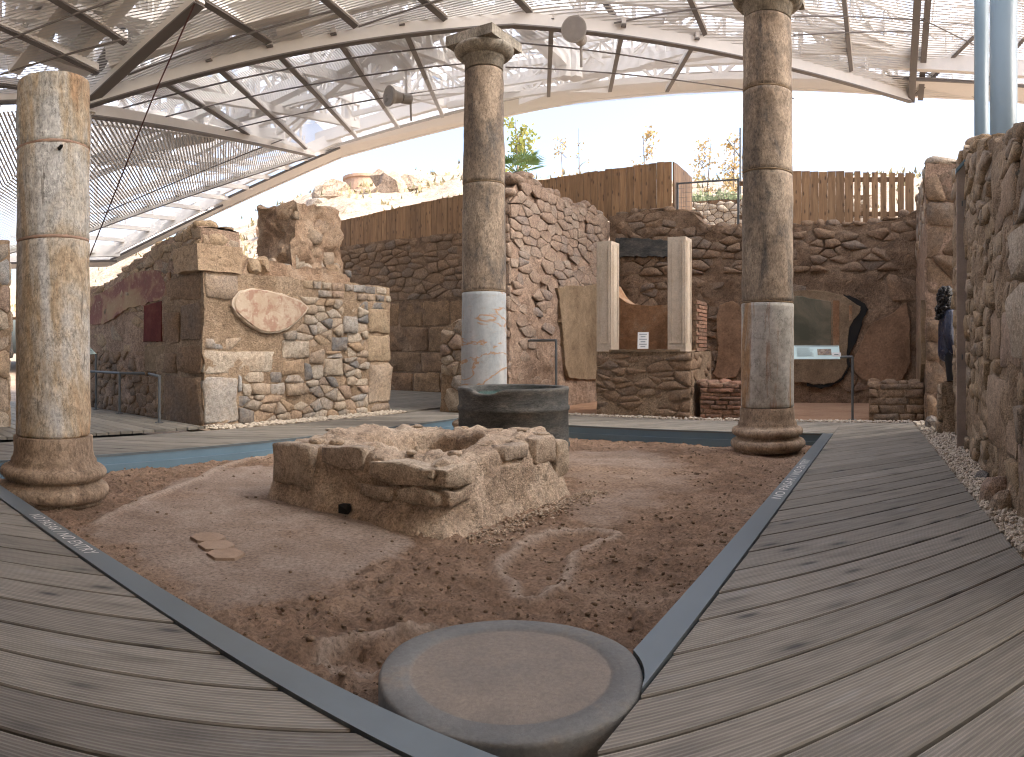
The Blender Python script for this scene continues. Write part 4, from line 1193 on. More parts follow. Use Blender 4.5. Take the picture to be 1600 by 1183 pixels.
mbn.patch(lambda s, t_: NBo + E2 * (1.25 * s) + E1 * (0.35 * t_) + EZ * nt_(1.2 * s), 26, 4)
mbn.patch(lambda s, t_: NBo + E2 * 0.0 + E1 * (0.35 * s) + EZ * (0.95 + 0.71 * t_), 4, 8)
mk('niche_wall', displace(mbn.V(), 0.012, 5, 3), mbn.f, M['niche'], SH, smooth=True)
mbn = MB(); abox(mbn, 9.74, 10.3, 2.84, 2.99, 0.957, 1.72)
sb = mbn.obj('brick_jamb', M['mortar_brown'], SH)
for k in range(13):
    z = 0.965 + k * 0.058
    for j in range(2):
        mbn = MB(); a0 = 9.745 + j * 0.28 + (0.12 if k % 2 else 0)
        abox(mbn, a0, min(a0 + 0.27, 10.3), 2.825, 2.86, z, z + 0.045)
        mbn.obj('brick', M['brick'], sb)

# ================================================================== the roof over the dig
ROOF = empty('canopy_roof', AB(6, 3, 0), 'pale steel canopy roof of folded slatted panels and trusses over the ruins', 'roof')
W_ = PX(139, 149, 10.0); W2_ = PX(139, 172, 10.2); K_ = PX(800, 24, 10.5)
Q_ = PX(490, 240, 20.6); V1_ = PX(1424, 149, 15.8)
BL1 = PX(135, 360, 18.0); BL2 = PX(-160, 440, 17.0); W3_ = PX(-160, 185, 11.0)
T1_ = PX(312, -8, 8.4); T2_ = PX(1440, -120, 12.0); F1_ = PX(-160, -60, 7.5); F2_ = PX(-160, 160, 10.5)
Er_ = PX(1760, 182, 18.0); ET_ = PX(1760, -120, 13.0)
EV = [PX(-200, 430, 21), PX(169, 417, 22.0), PX(340, 333, 22.4), PX(533, 247, 21.9), PX(700, 203, 19.4), PX(900, 161, 17.4), PX(1066, 145, 16.5), PX(1242, 141, 16.1), PX(1424, 152, 16.05), PX(1600, 162, 16.5), PX(1780, 178, 18.5)]

class Panel:
    def __init__(s, pts):
        s.P = [np.asarray(p, float) for p in pts]
        n = np.cross(s.P[1] - s.P[0], s.P[2] - s.P[0]); n /= np.linalg.norm(n)
        if n[2] > 0: n = -n                     # faces down
        s.n = n; s.o = s.P[0]
        u = s.P[1] - s.P[0]; s.u = u / np.linalg.norm(u); s.w = np.cross(n, s.u)
    def to2(s, p): return np.array([(p - s.o) @ s.u, (p - s.o) @ s.w])
    def to3(s, q, d=0.0): return s.o + s.u * q[0] + s.w * q[1] + s.n * d
    def poly(s): return [s.to2(p) for p in s.P]
    def ray(s, x, y, lift=0.0):
        d = PX(x, y, 1.0) - np.array([0, 0, EYE]); c = np.array([0, 0, EYE])
        den = d @ s.n
        k = ((s.o - s.n * lift - c) @ s.n) / den
        return c + d * k
    def slats(s, mb, dir3, pitch, width, th, lift=0.0):
        d2 = np.array([dir3 @ s.u, dir3 @ s.w]); d2 /= np.linalg.norm(d2)
        n2 = np.array([-d2[1], d2[0]])
        pl = s.poly()
        lo, hi = min(q @ n2 for q in pl), max(q @ n2 for q in pl)
        x = lo + pitch
        while x < hi:
            c = clip(clip(pl, n2, x + width / 2), -n2, -(x - width / 2))
            if len(c) >= 3:
                A = [s.to3(q, -lift) for q in c]
                mb.prism(A, -s.n * th)
            x += pitch

PC1 = Panel([W_, Q_, K_]); PC2 = Panel([K_, Q_, V1_]); 
PL1 = Panel([W2_, Q_, BL1]); PL2 = Panel([W2_, BL1, BL2]); PL3 = Panel([W2_, BL2, W3_])
PD1 = Panel([W_, K_, T1_]); PD2 = Panel([K_, T1_, T2_]); PD3 = Panel([K_, V1_, T2_]); PE = Panel([V1_, T2_, ET_]); PE2 = Panel([V1_, ET_, Er_])
PF1 = Panel([W_, T1_, F1_]); PF2 = Panel([W_, F1_, F2_])
eavedir = (V1_ - Q_) / np.linalg.norm(V1_ - Q_)
def slat_part(panels, dir3, pitch, width, th=0.002, name='slats'):
    mb = MB()
    for P in panels: P.slats(mb, dir3, pitch, width, th)
    o = mb.obj(name, M['roof_slat'], ROOF)
    o['kind'] = 'stuff'
    return o
slat_part([PC1, PC2], eavedir, 0.060, 0.024)
slat_part([PL1, PL2, PL3], (W2_ - BL1) * 0.75 + (W2_ - Q_) * 0.25, 0.065, 0.034)
slat_part([PD1, PD2, PD3], (T1_ - W_) * 0.55 + (K_ - W_) * 0.45, 0.055, 0.022)
slat_part([PE, PE2], (Er_ - V1_), 0.06, 0.025)
slat_part([PF1, PF2], (F2_ - W_) * 0.7 - (T1_ - W_) * 0.2, 0.055, 0.017)

# fold beams and ribs of the ceiling
def rbeam(name, p0, p1, w, h, mat='roof_white', up=EZ):
    return MB().beam(p0, p1, w, h, up).obj(name, M[mat], ROOF)
for p0, p1, w, h in ((W_, K_, 0.10, 0.30), (K_, V1_, 0.10, 0.30), (W_, T1_, 0.14, 0.20), (W_ + np.array([0.1, 0, 0.35]), T1_ + np.array([-1.2, 0.3, 0.3]), 0.12, 0.16), (W2_, Q_, 0.14, 0.16), (Q_, BL1, 0.10, 0.14), (BL1, BL2, 0.1, 0.14), (V1_, T2_, 0.12, 0.3), (V1_ + np.array([0.25, 0, 0.1]), T2_ + np.array([0.25, 0, 0.1]), 0.10, 0.3), (F2_, W_, 0.12, 0.16)):
    rbeam('fold_beam', p0, p1, w, h)
    d_ = np.array([0, 0, -h / 2 - 0.012])
    rbeam('fold_edge', p0 + d_, p1 + d_, w * 1.3, 0.022, 'roof_dark')
ribs = [(PC1, (325, 91), (478, 232)), (PC1, (240, 118), (388, 210)), (PC1, (420, 69), (556, 214)), (PC1, (520, 50), (622, 200)), (PC1, (628, 36), (692, 183)), (PC2, (862, 27), (857, 150)), (PC2, (975, 36), (953, 142)), (PC2, (1090, 58), (1042, 142)), (PC2, (1200, 76), (1180, 138)), (PC1, (742, 30), (772, 160)),
        (PD1, (318, 2), (422, 66)), (PD2, (500, -8), (556, 40)), (PD2, (652, -8), (696, 29)), (PD2, (800, -10), (832, 22)), (PD2, (938, -8), (962, 30)), (PD3, (1075, -8), (1102, 53)), (PD3, (1318, -8), (1330, 110)), (PE, (1522, 56), (1430, 148)), (PE2, (1600, 60), (1520, 150)),
        (PF1, (72, -10), (196, 66)), (PF2, (-20, 32), (152, 112)), (PF2, (-20, 130), (110, 146))]
for P, q0, q1 in ribs:
    a_, b_ = P.ray(*q0), P.ray(*q1)
    rbeam('rib', a_ + EZ * 0.05, b_ + EZ * 0.05, 0.07, 0.10, 'roof_white', P.n)
    rbeam('rib_edge', a_ - EZ * 0.02, b_ - EZ * 0.02, 0.08, 0.018, 'roof_dark', P.n)
# thin tie rods under the panels
for P, q0, q1 in ((PC1, (150, 175), (800, 60)), (PC1, (210, 190), (780, 90)), (PC1, (330, 205), (730, 130)), (PC2, (790, 60), (1060, 95)), (PC2, (790, 100), (1240, 150)), (PD3, (960, 30), (1200, -5)), (PD3, (1240, 50), (1424, 45)), (PD3, (1240, 20), (1520, 35)), (PE, (1430, 100), (1520, 150)), (PE, (1440, 25), (1530, 70)), (PF1, (0, 60), (250, -30)), (PF2, (0, 110), (190, 55)), (PD1, (200, 110), (520, 10)), (PL1, (160, 330), (440, 215)), (PD2, (560, 35), (700, -10))):
    a_, b_ = P.ray(*q0), P.ray(*q1)
    MB().tube([a_ - EZ * 0.06, b_ - EZ * 0.06], 0.014, 6).obj('tie_rod', M['roof_dark'], ROOF)

# eave: outer fascia tube and soffit band
for i in range(len(EV) - 1):
    p0, p1 = EV[i], EV[i + 1]
    d = p1 - p0; n_ = np.array([-d[1], d[0], 0.0]); n_ /= np.linalg.norm(n_)
    if n_ @ p0 > 0: n_ = -n_                 # towards the court
    rbeam('eave_fascia', p0 + EZ * 0.16, p1 + EZ * 0.16, 0.12, 0.30)
    q = [p0 + n_ * 0.02 + EZ * 0.02, p1 + n_ * 0.02 + EZ * 0.02, p1 + n_ * 0.85 + EZ * 0.10, p0 + n_ * 0.85 + EZ * 0.10]
    MB().prism(q, EZ * 0.03).obj('soffit_panel', M['roof_white'], ROOF)
    rbeam('soffit_edge', q[2] - EZ * 0.02, q[3] - EZ * 0.02, 0.05, 0.06, 'roof_dark')
    rbeam('eave_beam', p0 + n_ * 1.1 + EZ * 0.35, p1 + n_ * 1.1 + EZ * 0.35, 0.16, 0.34)
# lattice strip between the low slatted panel and the left eave
A0, A1 = Q_, BL1 + (BL2 - BL1) * 0.6
B0, B1 = EV[3] + EZ * 0.3, EV[1] + EZ * 0.3
nL = 11
for k in range(nL + 1):
    s = k / nL
    a_, b_ = A0 + (A1 - A0) * s, B0 + (B1 - B0) * min(1, s * 1.05)
    rbeam('lattice_bar', a_, b_, 0.09, 0.12, 'roof_white')
    if k < nL:
        a2 = A0 + (A1 - A0) * (k + 1) / nL
        rbeam('lattice_brace', a2 + EZ * 0.25, b_ + EZ * 0.25, 0.045, 0.045, 'roof_white')
        rbeam('lattice_post', (a_ + b_) / 2, (a_ + b_) / 2 + EZ * 1.0, 0.05, 0.05, 'roof_white')
# trusses in the roof space above the ceiling panels
rt = np.random.RandomState(4)
def truss(p0, p1, h0, h1, n, w=0.10, web=0.065):
    mbc, mbw = MB(), MB()
    p0, p1 = np.asarray(p0, float), np.asarray(p1, float)
    mbc.beam(p0, p1, w, w * 1.4); mbc.beam(p0 + EZ * h0, p1 + EZ * h1, w, w * 1.4)
    for k in range(n + 1):
        s = k / n
        b = p0 + (p1 - p0) * s; tp_ = b + EZ * (h0 + (h1 - h0) * s)
        mbw.beam(b, tp_, web, web)
        if k < n:
            s2 = (k + 1) / n
            b2 = p0 + (p1 - p0) * s2; t2 = b2 + EZ * (h0 + (h1 - h0) * s2)
            mbw.beam(*((b, t2) if k % 2 else (tp_, b2)), web, web)
    o = mbc.obj('truss_chord', M['roof_white'], ROOF)
    mbw.obj('truss_web', M['roof_white'], o)
def lift(P, x, y, h): return P.ray(x, y) + EZ * h
for P, q0, q1, h0, h1, n, w in ((PC1, (180, 150), (560, 205), 1.0, 0.6, 9, 0.12), (PC1, (330, 100), (690, 170), 1.3, 0.7, 9, 0.12), (PC1, (560, 60), (790, 140), 1.3, 0.7, 6, 0.12), (PC2, (830, 40), (1400, 140), 1.2, 0.6, 9, 0.10),
                                (PC2, (700, 175), (1380, 135), 0.7, 0.6, 14, 0.10), (PC1, (240, 140), (470, 60), 1.0, 1.2, 6, 0.16), (PD1, (170, 110), (480, 20), 1.0, 1.3, 6, 0.2), (PD2, (430, 60), (760, -20), 1.0, 1.2, 6, 0.14),
                                (PD3, (900, 10), (1430, 100), 1.2, 0.8, 8, 0.08), (PL1, (150, 200), (470, 240), 1.0, 0.7, 8, 0.14), (PL1, (150, 330), (440, 235), 1.0, 0.7, 9, 0.12), (PL1, (150, 260), (330, 225), 1.2, 1.0, 5, 0.14),
                                (PF1, (20, 120), (130, -20), 1.0, 1.2, 5, 0.18), (PF2, (-40, 70), (140, 120), 1.0, 0.9, 5, 0.18), (PF1, (110, 110), (230, -20), 1.2, 1.4, 4, 0.16), (PE, (1440, 120), (1640, 60), 0.8, 0.9, 5, 0.08), (PD3, (1250, 90), (1530, 100), 0.5, 0.5, 6, 0.12)):
    truss(lift(P, *q0, 0.15), lift(P, *q1, 0.15), h0, h1, n, w)
# closely spaced lighter trusses
for i, P in enumerate((PC1, PC1, PC1, PC1, PC1, PC1, PC2, PC2, PC2, PC2, PD1, PD1, PD1, PD2, PD2, PD2, PD3, PD3, PF1, PF1, PF2, PF2, PL1, PL1, PL1, PC1, PC1, PD1, PD2, PF1, PF1, PF2, PL1, PL1)):
    q = [p_.copy() for p_ in P.P[:3]]
    k0 = i % 3
    a_, b_, c_ = q[k0], q[(k0 + 1) % 3], q[(k0 + 2) % 3]
    s = 0.2 + 0.6 * rt.rand()
    p0, p1 = a_ + (b_ - a_) * s, a_ + (c_ - a_) * min(0.95, s * rt.uniform(0.8, 1.15))
    L_ = np.linalg.norm(p1 - p0)
    if L_ > 1.5: truss(p0 + EZ * 0.25, p1 + EZ * 0.25, rt.uniform(.7, 1.1), rt.uniform(.6, 1.0), max(3, int(L_ / 0.9)), 0.085, 0.05)
# large plate girders seen through the slats
for P, q0, q1, h, w, dp in ((PC1, (372, 204), (560, 118), 0.35, 0.20, 0.30), (PC1, (500, 146), (745, 36), 0.4, 0.20, 0.34), (PC1, (552, 172), (742, 66), 0.7, 0.55, 0.22), (PC1, (500, 114), (720, 60), 0.9, 0.14, 0.22), (PC2, (786, 44), (889, 136), 0.4, 0.28, 0.22), (PC2, (893, 139), (1162, 98), 0.3, 0.16, 0.26),
                           (PD1, (255, 166), (470, 0), 0.5, 0.30, 0.24), (PD2, (436, 52), (506, -6), 0.5, 0.26, 0.2), (PF1, (96, 104), (190, -6), 0.5, 0.34, 0.2), (PF1, (122, 118), (222, -6), 0.6, 0.26, 0.2), (PF2, (34, 134), (84, 20), 0.5, 0.26, 0.2), (PF2, (0, 170), (60, 60), 0.7, 0.3, 0.2),
                           (PD3, (1296, 88), (1522, 102), 0.3, 0.14, 0.3), (PL1, (150, 290), (340, 200), 0.5, 0.24, 0.22), (PL1, (250, 300), (420, 222), 0.6, 0.24, 0.22), (PL1, (150, 215), (440, 235), 0.4, 0.2, 0.25), (PC1, (250, 150), (440, 200), 0.4, 0.22, 0.2), (PC1, (290, 120), (360, 66), 0.5, 0.2, 0.2)):
    rbeam('girder', lift(P, *q0, h), lift(P, *q1, h), w, dp)
for P, (x, y), h, r in ((PC1, (545, 205), 1.7, 0.14), (PC2, (884, 126), 2.4, 0.15), (PC2, (899, 126), 2.4, 0.15), (PF2, (104, 118), 1.6, 0.12), (PC1, (394, 188), 1.4, 0.07), (PL1, (300, 330), 1.2, 0.12)):
    b = lift(P, x, y, 0.05)
    MB().tube([b, b + EZ * h], r, 12).obj('strut', M['roof_white'], ROOF)
MB().tube([W2_ - EZ * 0.05, W2_ + EZ * 1.4], 0.10, 12).obj('strut', M['roof_white'], ROOF)

# translucent weather skin above, with its purlins
def up(p, h): return np.asarray(p, float) + EZ * h
sk = {}
for nm, p, h in (('W', W_, 1.7), ('K', K_, 1.6), ('Q', Q_, 1.0), ('V', V1_, 1.0), ('T1', T1_, 2.3), ('T2', T2_, 1.4), ('F1', F1_, 2.0), ('F2', F2_, 1.8), ('ET', ET_, 1.5), ('Er', Er_, 0.9), ('L1', BL1, 1.3), ('L2', BL2, 1.3), ('W3', W3_, 1.8)): sk[nm] = up(p, h)
sk['e0'] = up(EV[0], 0.42); sk['e1'] = up(EV[1], 0.42); sk['e3'] = up(EV[3], 0.42); sk['e8'] = up(EV[8], 0.42); sk['e10'] = up(EV[10], 0.42)
sk['b1'] = np.array([-11.0, -9.0, 7.0]); sk['b2'] = np.array([13.0, -9.0, 8.6]); sk['b0'] = np.array([-14.0, 4.0, 6.5])
sk['b1'] = np.array([-13.0, -14.0, 7.0]); sk['b2'] = np.array([16.0, -14.0, 8.6]); sk['r1'] = np.array([24.0, 12.0, 8.0]); sk['r2'] = np.array([24.0, -14.0, 9.0])  # unseen outer corners: skin carried on behind and to the right for shade
sk['mm'] = sk['T2'] + (sk['b2'] - sk['T2']) * 0.42
tris = [('W', 'Q', 'K'), ('K', 'Q', 'V'), ('W', 'K', 'T1'), ('K', 'T1', 'T2'), ('K', 'V', 'T2'), ('V', 'T2', 'ET'), ('V', 'ET', 'Er'), ('W', 'T1', 'F1'), ('W', 'F1', 'F2'), ('W', 'Q', 'L1'), ('W', 'L1', 'L2'), ('W', 'L2', 'W3'),
        ('Q', 'e3', 'e8'), ('Q', 'e8', 'V'), ('V', 'e8', 'e10'), ('V', 'e10', 'Er'), ('Q', 'e3', 'e1'), ('Q', 'e1', 'L1'), ('L1', 'e1', 'e0'), ('L1', 'e0', 'L2'),
        ('T1', 'T2', 'mm'), ('T1', 'mm', 'b2'), ('T1', 'b2', 'b1'), ('T1', 'b1', 'F1'), ('T2', 'mm', 'ET'), ('mm', 'b2', 'ET'), ('F1', 'b1', 'b0'), ('F1', 'b0', 'F2'), ('W3', 'b0', 'L2'), ('ET', 'b2', 'r2'), ('ET', 'r2', 'r1'), ('ET', 'r1', 'Er'), ('Er', 'r1', 'e10')]
key = list(sk)
near_t = [i for i, t3 in enumerate(tris) if any(q in ('b0', 'b1') for q in t3) or t3 == ('T1', 'mm', 'b2')]
def skin_part(name, idx, mat):
    used = sorted({key.index(q) for i in idx for q in tris[i]})
    mk(name, [sk[key[u]] for u in used], [tuple(used.index(key.index(q)) for q in tris[i]) for i in idx], mat, ROOF)
skin_part('roof_skin', [i for i in range(len(tris)) if i not in near_t], M['skin'])
skin_part('added_shade_sheet', near_t, M['roof_white'])  # opaque sheet added out of view to darken the foreground
pur = MB()
for i, t3 in enumerate(tris[:16]):
    P = Panel([sk[q] for q in t3])
    P.slats(pur, eavedir if i not in (2, 3, 7, 8) else (sk['T1'] - sk['W']), 0.5, 0.035, 0.012, -0.06)
    P.slats(pur, np.cross(eavedir, EZ), 0.85, 0.035, 0.012, -0.10)
o = pur.obj('purlins', M['roof_white'], ROOF); o['kind'] = 'stuff'

# round floodlights hung in the roof
def horn(c, aim, label):
    e = empty('floodlight', c, label, 'floodlight', 'round floodlights under the canopy')
    aim = np.asarray(aim, float); aim /= np.linalg.norm(aim)
    c = np.asarray(c, float)
    S_ = 0.66
    MB().tube([c - aim * 0.30 * S_, c - aim * 0.26 * S_, c - aim * 0.02 * S_, c + aim * 0.10 * S_, c + aim * 0.16 * S_], [0.10 * S_, 0.15 * S_, 0.20 * S_, 0.29 * S_, 0.30 * S_], 24).obj('reflector', M['lamp'], e)
    MB().tube([c - aim * 0.62 * S_, c - aim * 0.60 * S_, c - aim * 0.30 * S_], [0.12 * S_, 0.15 * S_, 0.15 * S_], 16).obj('housing', M['lamp'], e)
    MB().tube([c + aim * 0.161 * S_, c + aim * 0.166 * S_], [0.27 * S_, 0.27 * S_], 24).obj('lens', plain('lamp_glass', (0.30, 0.275, 0.25), 0.3), e)
    MB().tube([c - aim * 0.4, c - aim * 0.42 - EZ * 0.42], 0.022, 6).obj('bracket', M['lamp'], e)
    MB().tube([c - aim * 0.3 + EZ * 0.1, c - aim * 0.3 + EZ * 1.1], 0.03, 6).obj('hanger', M['roof_white'], e)
horn(PX(614, 151, 0.90 * float(np.linalg.norm(PC1.ray(614, 151)[:2]))), (-0.75, -0.65, -0.05), 'round grey floodlight hung in the canopy left of the middle column')
horn(PX(899, 49, 0.93 * float(np.linalg.norm(PC2.ray(899, 49)[:2]))), (-0.3, -0.9, -0.1), 'round grey floodlight hung in the canopy right of the middle column')

# hanging cable and the big blue posts
tag(MB().tube([PX(312, -12, 8.3), PX(240, 150, 9.0), PX(180, 300, 10.2), PX(137, 408, 11.5)], 0.011, 6).obj('stay_cable', M['rust_cable']), 'dark thin stay cable slanting down from the roof behind the left column', 'cable')
def post(x0, x1, d, ytop, label, lean=0.0):
    r = (x1 - x0) / FPX * d / 2
    b = PX((x0 + x1) / 2, YH, d); b[2] = -0.1
    e = empty('roof_post', b, label, 'post', 'blue steel roof posts')
    tpt = b.copy(); tpt[2] = 7.6; tpt[0] += lean
    MB().tube([b, tpt], r, 28).obj('shaft', M['pipe'], e, smooth=True)
    MB().tube([b, b + EZ * 0.03], r * 1.5, 28).obj('base_plate', M['rail'], e)
post(1522, 1545, 11.6, 0, 'thinner blue steel roof post just left of the thick one')
post(1546, 1590, 10.8, 0, 'thick pale blue steel roof post behind the right wall')
post(1583, 1627, 10.0, 0, 'dark blue roof post leaning at the right picture edge', 0.9)
# a prop that carries the left roof valley
e = empty('roof_prop', AB(4.4, 9.6, 0), 'slim pale prop under the roof valley behind the left column', 'post')
pb = W2_.copy(); pb[2] = 0.0; pb += np.array([-0.25, 0.1, 0])
MB().tube([pb, W2_ - EZ * 0.05], 0.045, 12).obj('shaft', M['roof_white'], e, smooth=True)
MB().tube([pb, pb + EZ * 0.03], 0.1, 12).obj('foot_plate', M['roof_white'], e)

# ================================================================== columns
def lathe(mb, c, prof, n=48, fn=None, close_top=True, close_bot=True):
    """prof: list of (r, z); fn(angle array, z, r) -> r"""
    v = []
    ang = np.arange(n) * 2 * math.pi / n
    for r, z in prof:
        rr = np.full(n, r) if fn is None else fn(ang, z, r)
        v.append(np.stack([c[0] + rr * np.cos(ang), c[1] + rr * np.sin(ang), np.full(n, c[2] + z)], 1))
    m = len(prof)
    f = [(i * n + k, i * n + (k + 1) % n, (i + 1) * n + (k + 1) % n, (i + 1) * n + k) for i in range(m - 1) for k in range(n)]
    if close_bot: f.append(tuple(range(n - 1, -1, -1)))
    if close_top: f.append(tuple(range((m - 1) * n, m * n)))
    return mb.add(np.concatenate(v), f)
def rough_r(c, amp, scale, seed, crack=0.0):
    def fn(ang, z, r):
        p = np.stack([np.cos(ang) * r * scale, np.sin(ang) * r * scale, np.full(len(ang), (c[2] + z) * scale)], 1) + seed * 7.7
        d = fbm(p, 4, seed) * amp
        q = np.stack([np.cos(ang) * r * scale * 2.2, np.sin(ang) * r * scale * 2.2, np.full(len(ang), (c[2] + z) * scale * 0.35)], 1) + seed * 3.3
        g = np.abs(fbm(q, 2, seed + 50))
        return r + d - crack * np.exp(-(g / 0.03) ** 2)
    return fn
def drum(parent, c, z0, z1, r0, r1, mat, seed, amp=0.006, crack=0.0, tiltz=0.0, name='drum'):
    n = 96
    h = z1 - z0
    m = max(8, int(h / 0.035))
    prof = [(r0 - 0.012, 0.002)] + [(r0 + (r1 - r0) * k / m, h * (0.012 + 0.976 * k / m)) for k in range(m + 1)] + [(r1 - 0.012, h - 0.002)]
    mb = MB()
    cc = np.array([c[0], c[1], z0])
    lathe(mb, cc, prof, n, rough_r(cc, amp, 5.0, seed, crack))
    v = mb.V()
    if tiltz:
        top = smooth01((v[:, 2] - z0) / h); ang = np.arctan2(v[:, 1] - c[1], v[:, 0] - c[0])
    return mk(name, v, mb.f, mat, parent, smooth=True, origin=cc)
def base_prof(R):
    """attic base: lower torus, scotia, upper torus, collar"""
    p = [(R * 1.28, -0.02)]
    for k in range(9):
        t_ = -math.pi / 2 + math.pi * k / 8
        p.append((R * 1.24 + 0.055 * math.cos(t_), 0.055 + 0.055 * math.sin(t_)))
    p += [(R * 1.20, 0.118), (R * 1.17, 0.128), (R * 1.18, 0.142)]
    for k in range(9):
        t_ = -math.pi / 2 + math.pi * k / 8
        p.append((R * 1.20 + 0.045 * math.cos(t_), 0.187 + 0.045 * math.sin(t_)))
    p += [(R * 1.14, 0.240), (R * 1.10, 0.262), (R * 1.105, 0.275), (R * 1.05, 0.30), (R * 1.03, 0.34), (R * 1.03, 0.44), (R * 1.015, 0.445)]
    return p
def base(parent, c, R, mat, seed):
    mb = MB()
    lathe(mb, c, base_prof(R), 96, rough_r(c, 0.010, 4.0, seed))
    return mk('base', mb.V(), mb.f, mat, parent, smooth=True, origin=c)

def col_at(px, d): 
    p = PX(px, YH, d); p[2] = 0
    return p
# left column: broken off above the third drum
cL = AB(1.76, 4.72, -0.10)
zL = lambda y: EYE - (y - YH) / FPX * 5.03
COLL = empty('broken_column', cL, 'nearest left column of grey gold stone, broken off without a capital', 'column', 'court columns')
base(COLL, cL, 0.285, M['col_base'], 1)
zb = cL[2] + 0.446
drum(COLL, cL, zb, zL(378), 0.272, 0.267, M['col_left'], 2, 0.006, 0.010)
drum(COLL, cL, zL(377), zL(236), 0.266, 0.265, M['col_left'], 3, 0.006, 0.012)
drum(COLL, cL, zL(235), zL(131), 0.266, 0.263, M['col_left'], 4, 0.008, 0.014)
for y, s in ((377.5, 8), (235.5, 9)):
    mb = MB(); z_ = zL(y)
    lathe(mb, np.array([cL[0], cL[1], z_ - 0.012]), [(0.20, 0), (0.262, 0.001), (0.267, 0.008), (0.267, 0.016), (0.262, 0.023), (0.2, 0.024)], 64, rough_r(cL, 0.004, 9.0, s))
    mk('joint', mb.V(), mb.f, M['plaster_pink'], COLL, smooth=True)
# black lump standing in for a shaded notch at the upper joint
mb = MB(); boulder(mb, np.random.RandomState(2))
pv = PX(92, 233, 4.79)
mk('spall_shade', mb.V() @ np.array([[0.085, -0.06, 0.006], [0.012, 0.02, 0], [0.004, 0, 0.016]]) + pv, mb.f, M['shade_black'], COLL)

def capital(parent, c, z, R, mat, seed):
    cc = np.array([c[0], c[1], z])
    mb = MB()
    p = [(R * 0.95, -0.002), (R * 0.97, 0.0), (R * 0.97, 0.11), (R * 1.03, 0.115), (R * 1.03, 0.14)]
    for k in range(9):
        t_ = math.pi / 2 * k / 8
        p.append((R * 1.03 + 0.115 * math.sin(t_), 0.15 + 0.10 * (1 - math.cos(t_))))
    p += [(R * 1.03 + 0.105, 0.265), (R * 1.0, 0.27)]
    lathe(mb, cc, p, 72, rough_r(cc, 0.004, 5.0, seed))
    o = mk('echinus', mb.V(), mb.f, mat, parent, smooth=True, origin=cc)
    mb = MB()
    s = R * 2.75
    n_ = 8
    for zz_ in (0.268, 0.385): mb.patch(lambda a, b: cc + E1 * (a - .5) * s + E2 * (b - .5) * s + EZ * zz_, n_, n_)
    for q in (-.5, .5):
        mb.patch(lambda a, b: cc + E1 * q * s + E2 * (a - .5) * s + EZ * (0.268 + 0.117 * b), n_, 3)
        mb.patch(lambda a, b: cc + E2 * q * s + E1 * (a - .5) * s + EZ * (0.268 + 0.117 * b), n_, 3)
    mk('abacus', displace(mb.V(), 0.006, 6, seed), mb.f, mat, parent)
# middle column
dM = 8.49
cM = AB(7.06, 4.73, -0.12)
zM = lambda y: EYE - (y - YH) / FPX * dM
COLM = empty('middle_column', cM, 'tall middle column with square capital and a blue white veined drum', 'column', 'court columns')
base(COLM, cM, 0.285, M['col_base'], 11)
drum(COLM, cM, cM[2] + 0.446, zM(457), 0.283, 0.272, M['col_vein'], 12, 0.003)
drum(COLM, cM, zM(456), zM(290), 0.272, 0.258, M['col_old'], 13, 0.006, 0.004)
drum(COLM, cM, zM(289), zM(112), 0.262, 0.236, M['col_old'], 14, 0.006, 0.006)
capital(COLM, cM, zM(111), 0.245, M['col_cap'], 15)
# right column
cR = AB(7.47, 1.36, -0.10)
dR = float(np.linalg.norm(cR[:2]))
zR = lambda y: EYE - (y - YH) / FPX * dR
COLR = empty('right_column', cR, 'tall right column standing at the corner of the court with rust stained drum', 'column', 'court columns')
base(COLR, cR, 0.29, M['col_base'], 16)
drum(COLR, cR, cR[2] + 0.446, zR(474), 0.292, 0.287, M['col_run'], 17, 0.003)
drum(COLR, cR, zR(473), zR(273), 0.285, 0.277, M['col_old'], 18, 0.007, 0.004)
drum(COLR, cR, zR(272), zR(146), 0.277, 0.272, M['col_old'], 19, 0.006, 0.004)
drum(COLR, cR, zR(145), zR(33), 0.272, 0.262, M['col_old'], 20, 0.008, 0.006)
capital(COLR, cR, zR(32), 0.27, M['col_cap'], 21)
for nm, C_, c_, zz_, r_ in (('m', COLM, cM, (zM(289.5), zM(456.5)), (0.258, 0.272)), ('r', COLR, cR, (zR(272.5), zR(145.5), zR(473.5)), (0.277, 0.272, 0.286))):
    for z_, r in zip(zz_, r_):
        mb = MB()
        lathe(mb, np.array([c_[0], c_[1], z_ - 0.010]), [(r * 0.8, 0), (r - 0.006, 0.001), (r, 0.006), (r, 0.014), (r - 0.006, 0.019), (r * 0.8, 0.02)], 64)
        mk('joint', mb.V(), mb.f, M['plaster_tan'], C_, smooth=True)

# ================================================================== round column stump in the near corner
cS = AB(SCa, SCb, -0.30)
t = NT('worn_round_top_stone')
p = t.pos()
rel = t.n('VectorMath', _operation='DISTANCE'); t.l(p, rel.inputs[0]); rel.inputs[1].default_value = (cS[0], cS[1], 0.006)
rd = rel.outputs['Value']
n_ = t.noise(p, 5, 7, 0.65); nf = t.noise(p, 70, 5, 0.7)
inn = t.ramp(n_, [(0.3, (0.16, 0.135, 0.11)), (0.5, (0.215, 0.182, 0.15)), (0.7, (0.27, 0.227, 0.185))])
inn = t.mix(t.ramp(t.noise(p, 2.3, 5, 0.6), [(0.5, 0.0), (0.7, 0.6)]), inn, (0.17, 0.155, 0.14))
out = t.ramp(n_, [(0.3, (0.12, 0.123, 0.12)), (0.55, (0.165, 0.165, 0.157)), (0.72, (0.24, 0.20, 0.155))])
c = t.mix(t.ramp(rd, [(0.290, 0.0), (0.306, 1.0)]), inn, out)
c = t.mix(0.7, c, t.ramp(nf, [(0.3, 0.72), (0.7, 1.25)]), 'MULTIPLY')
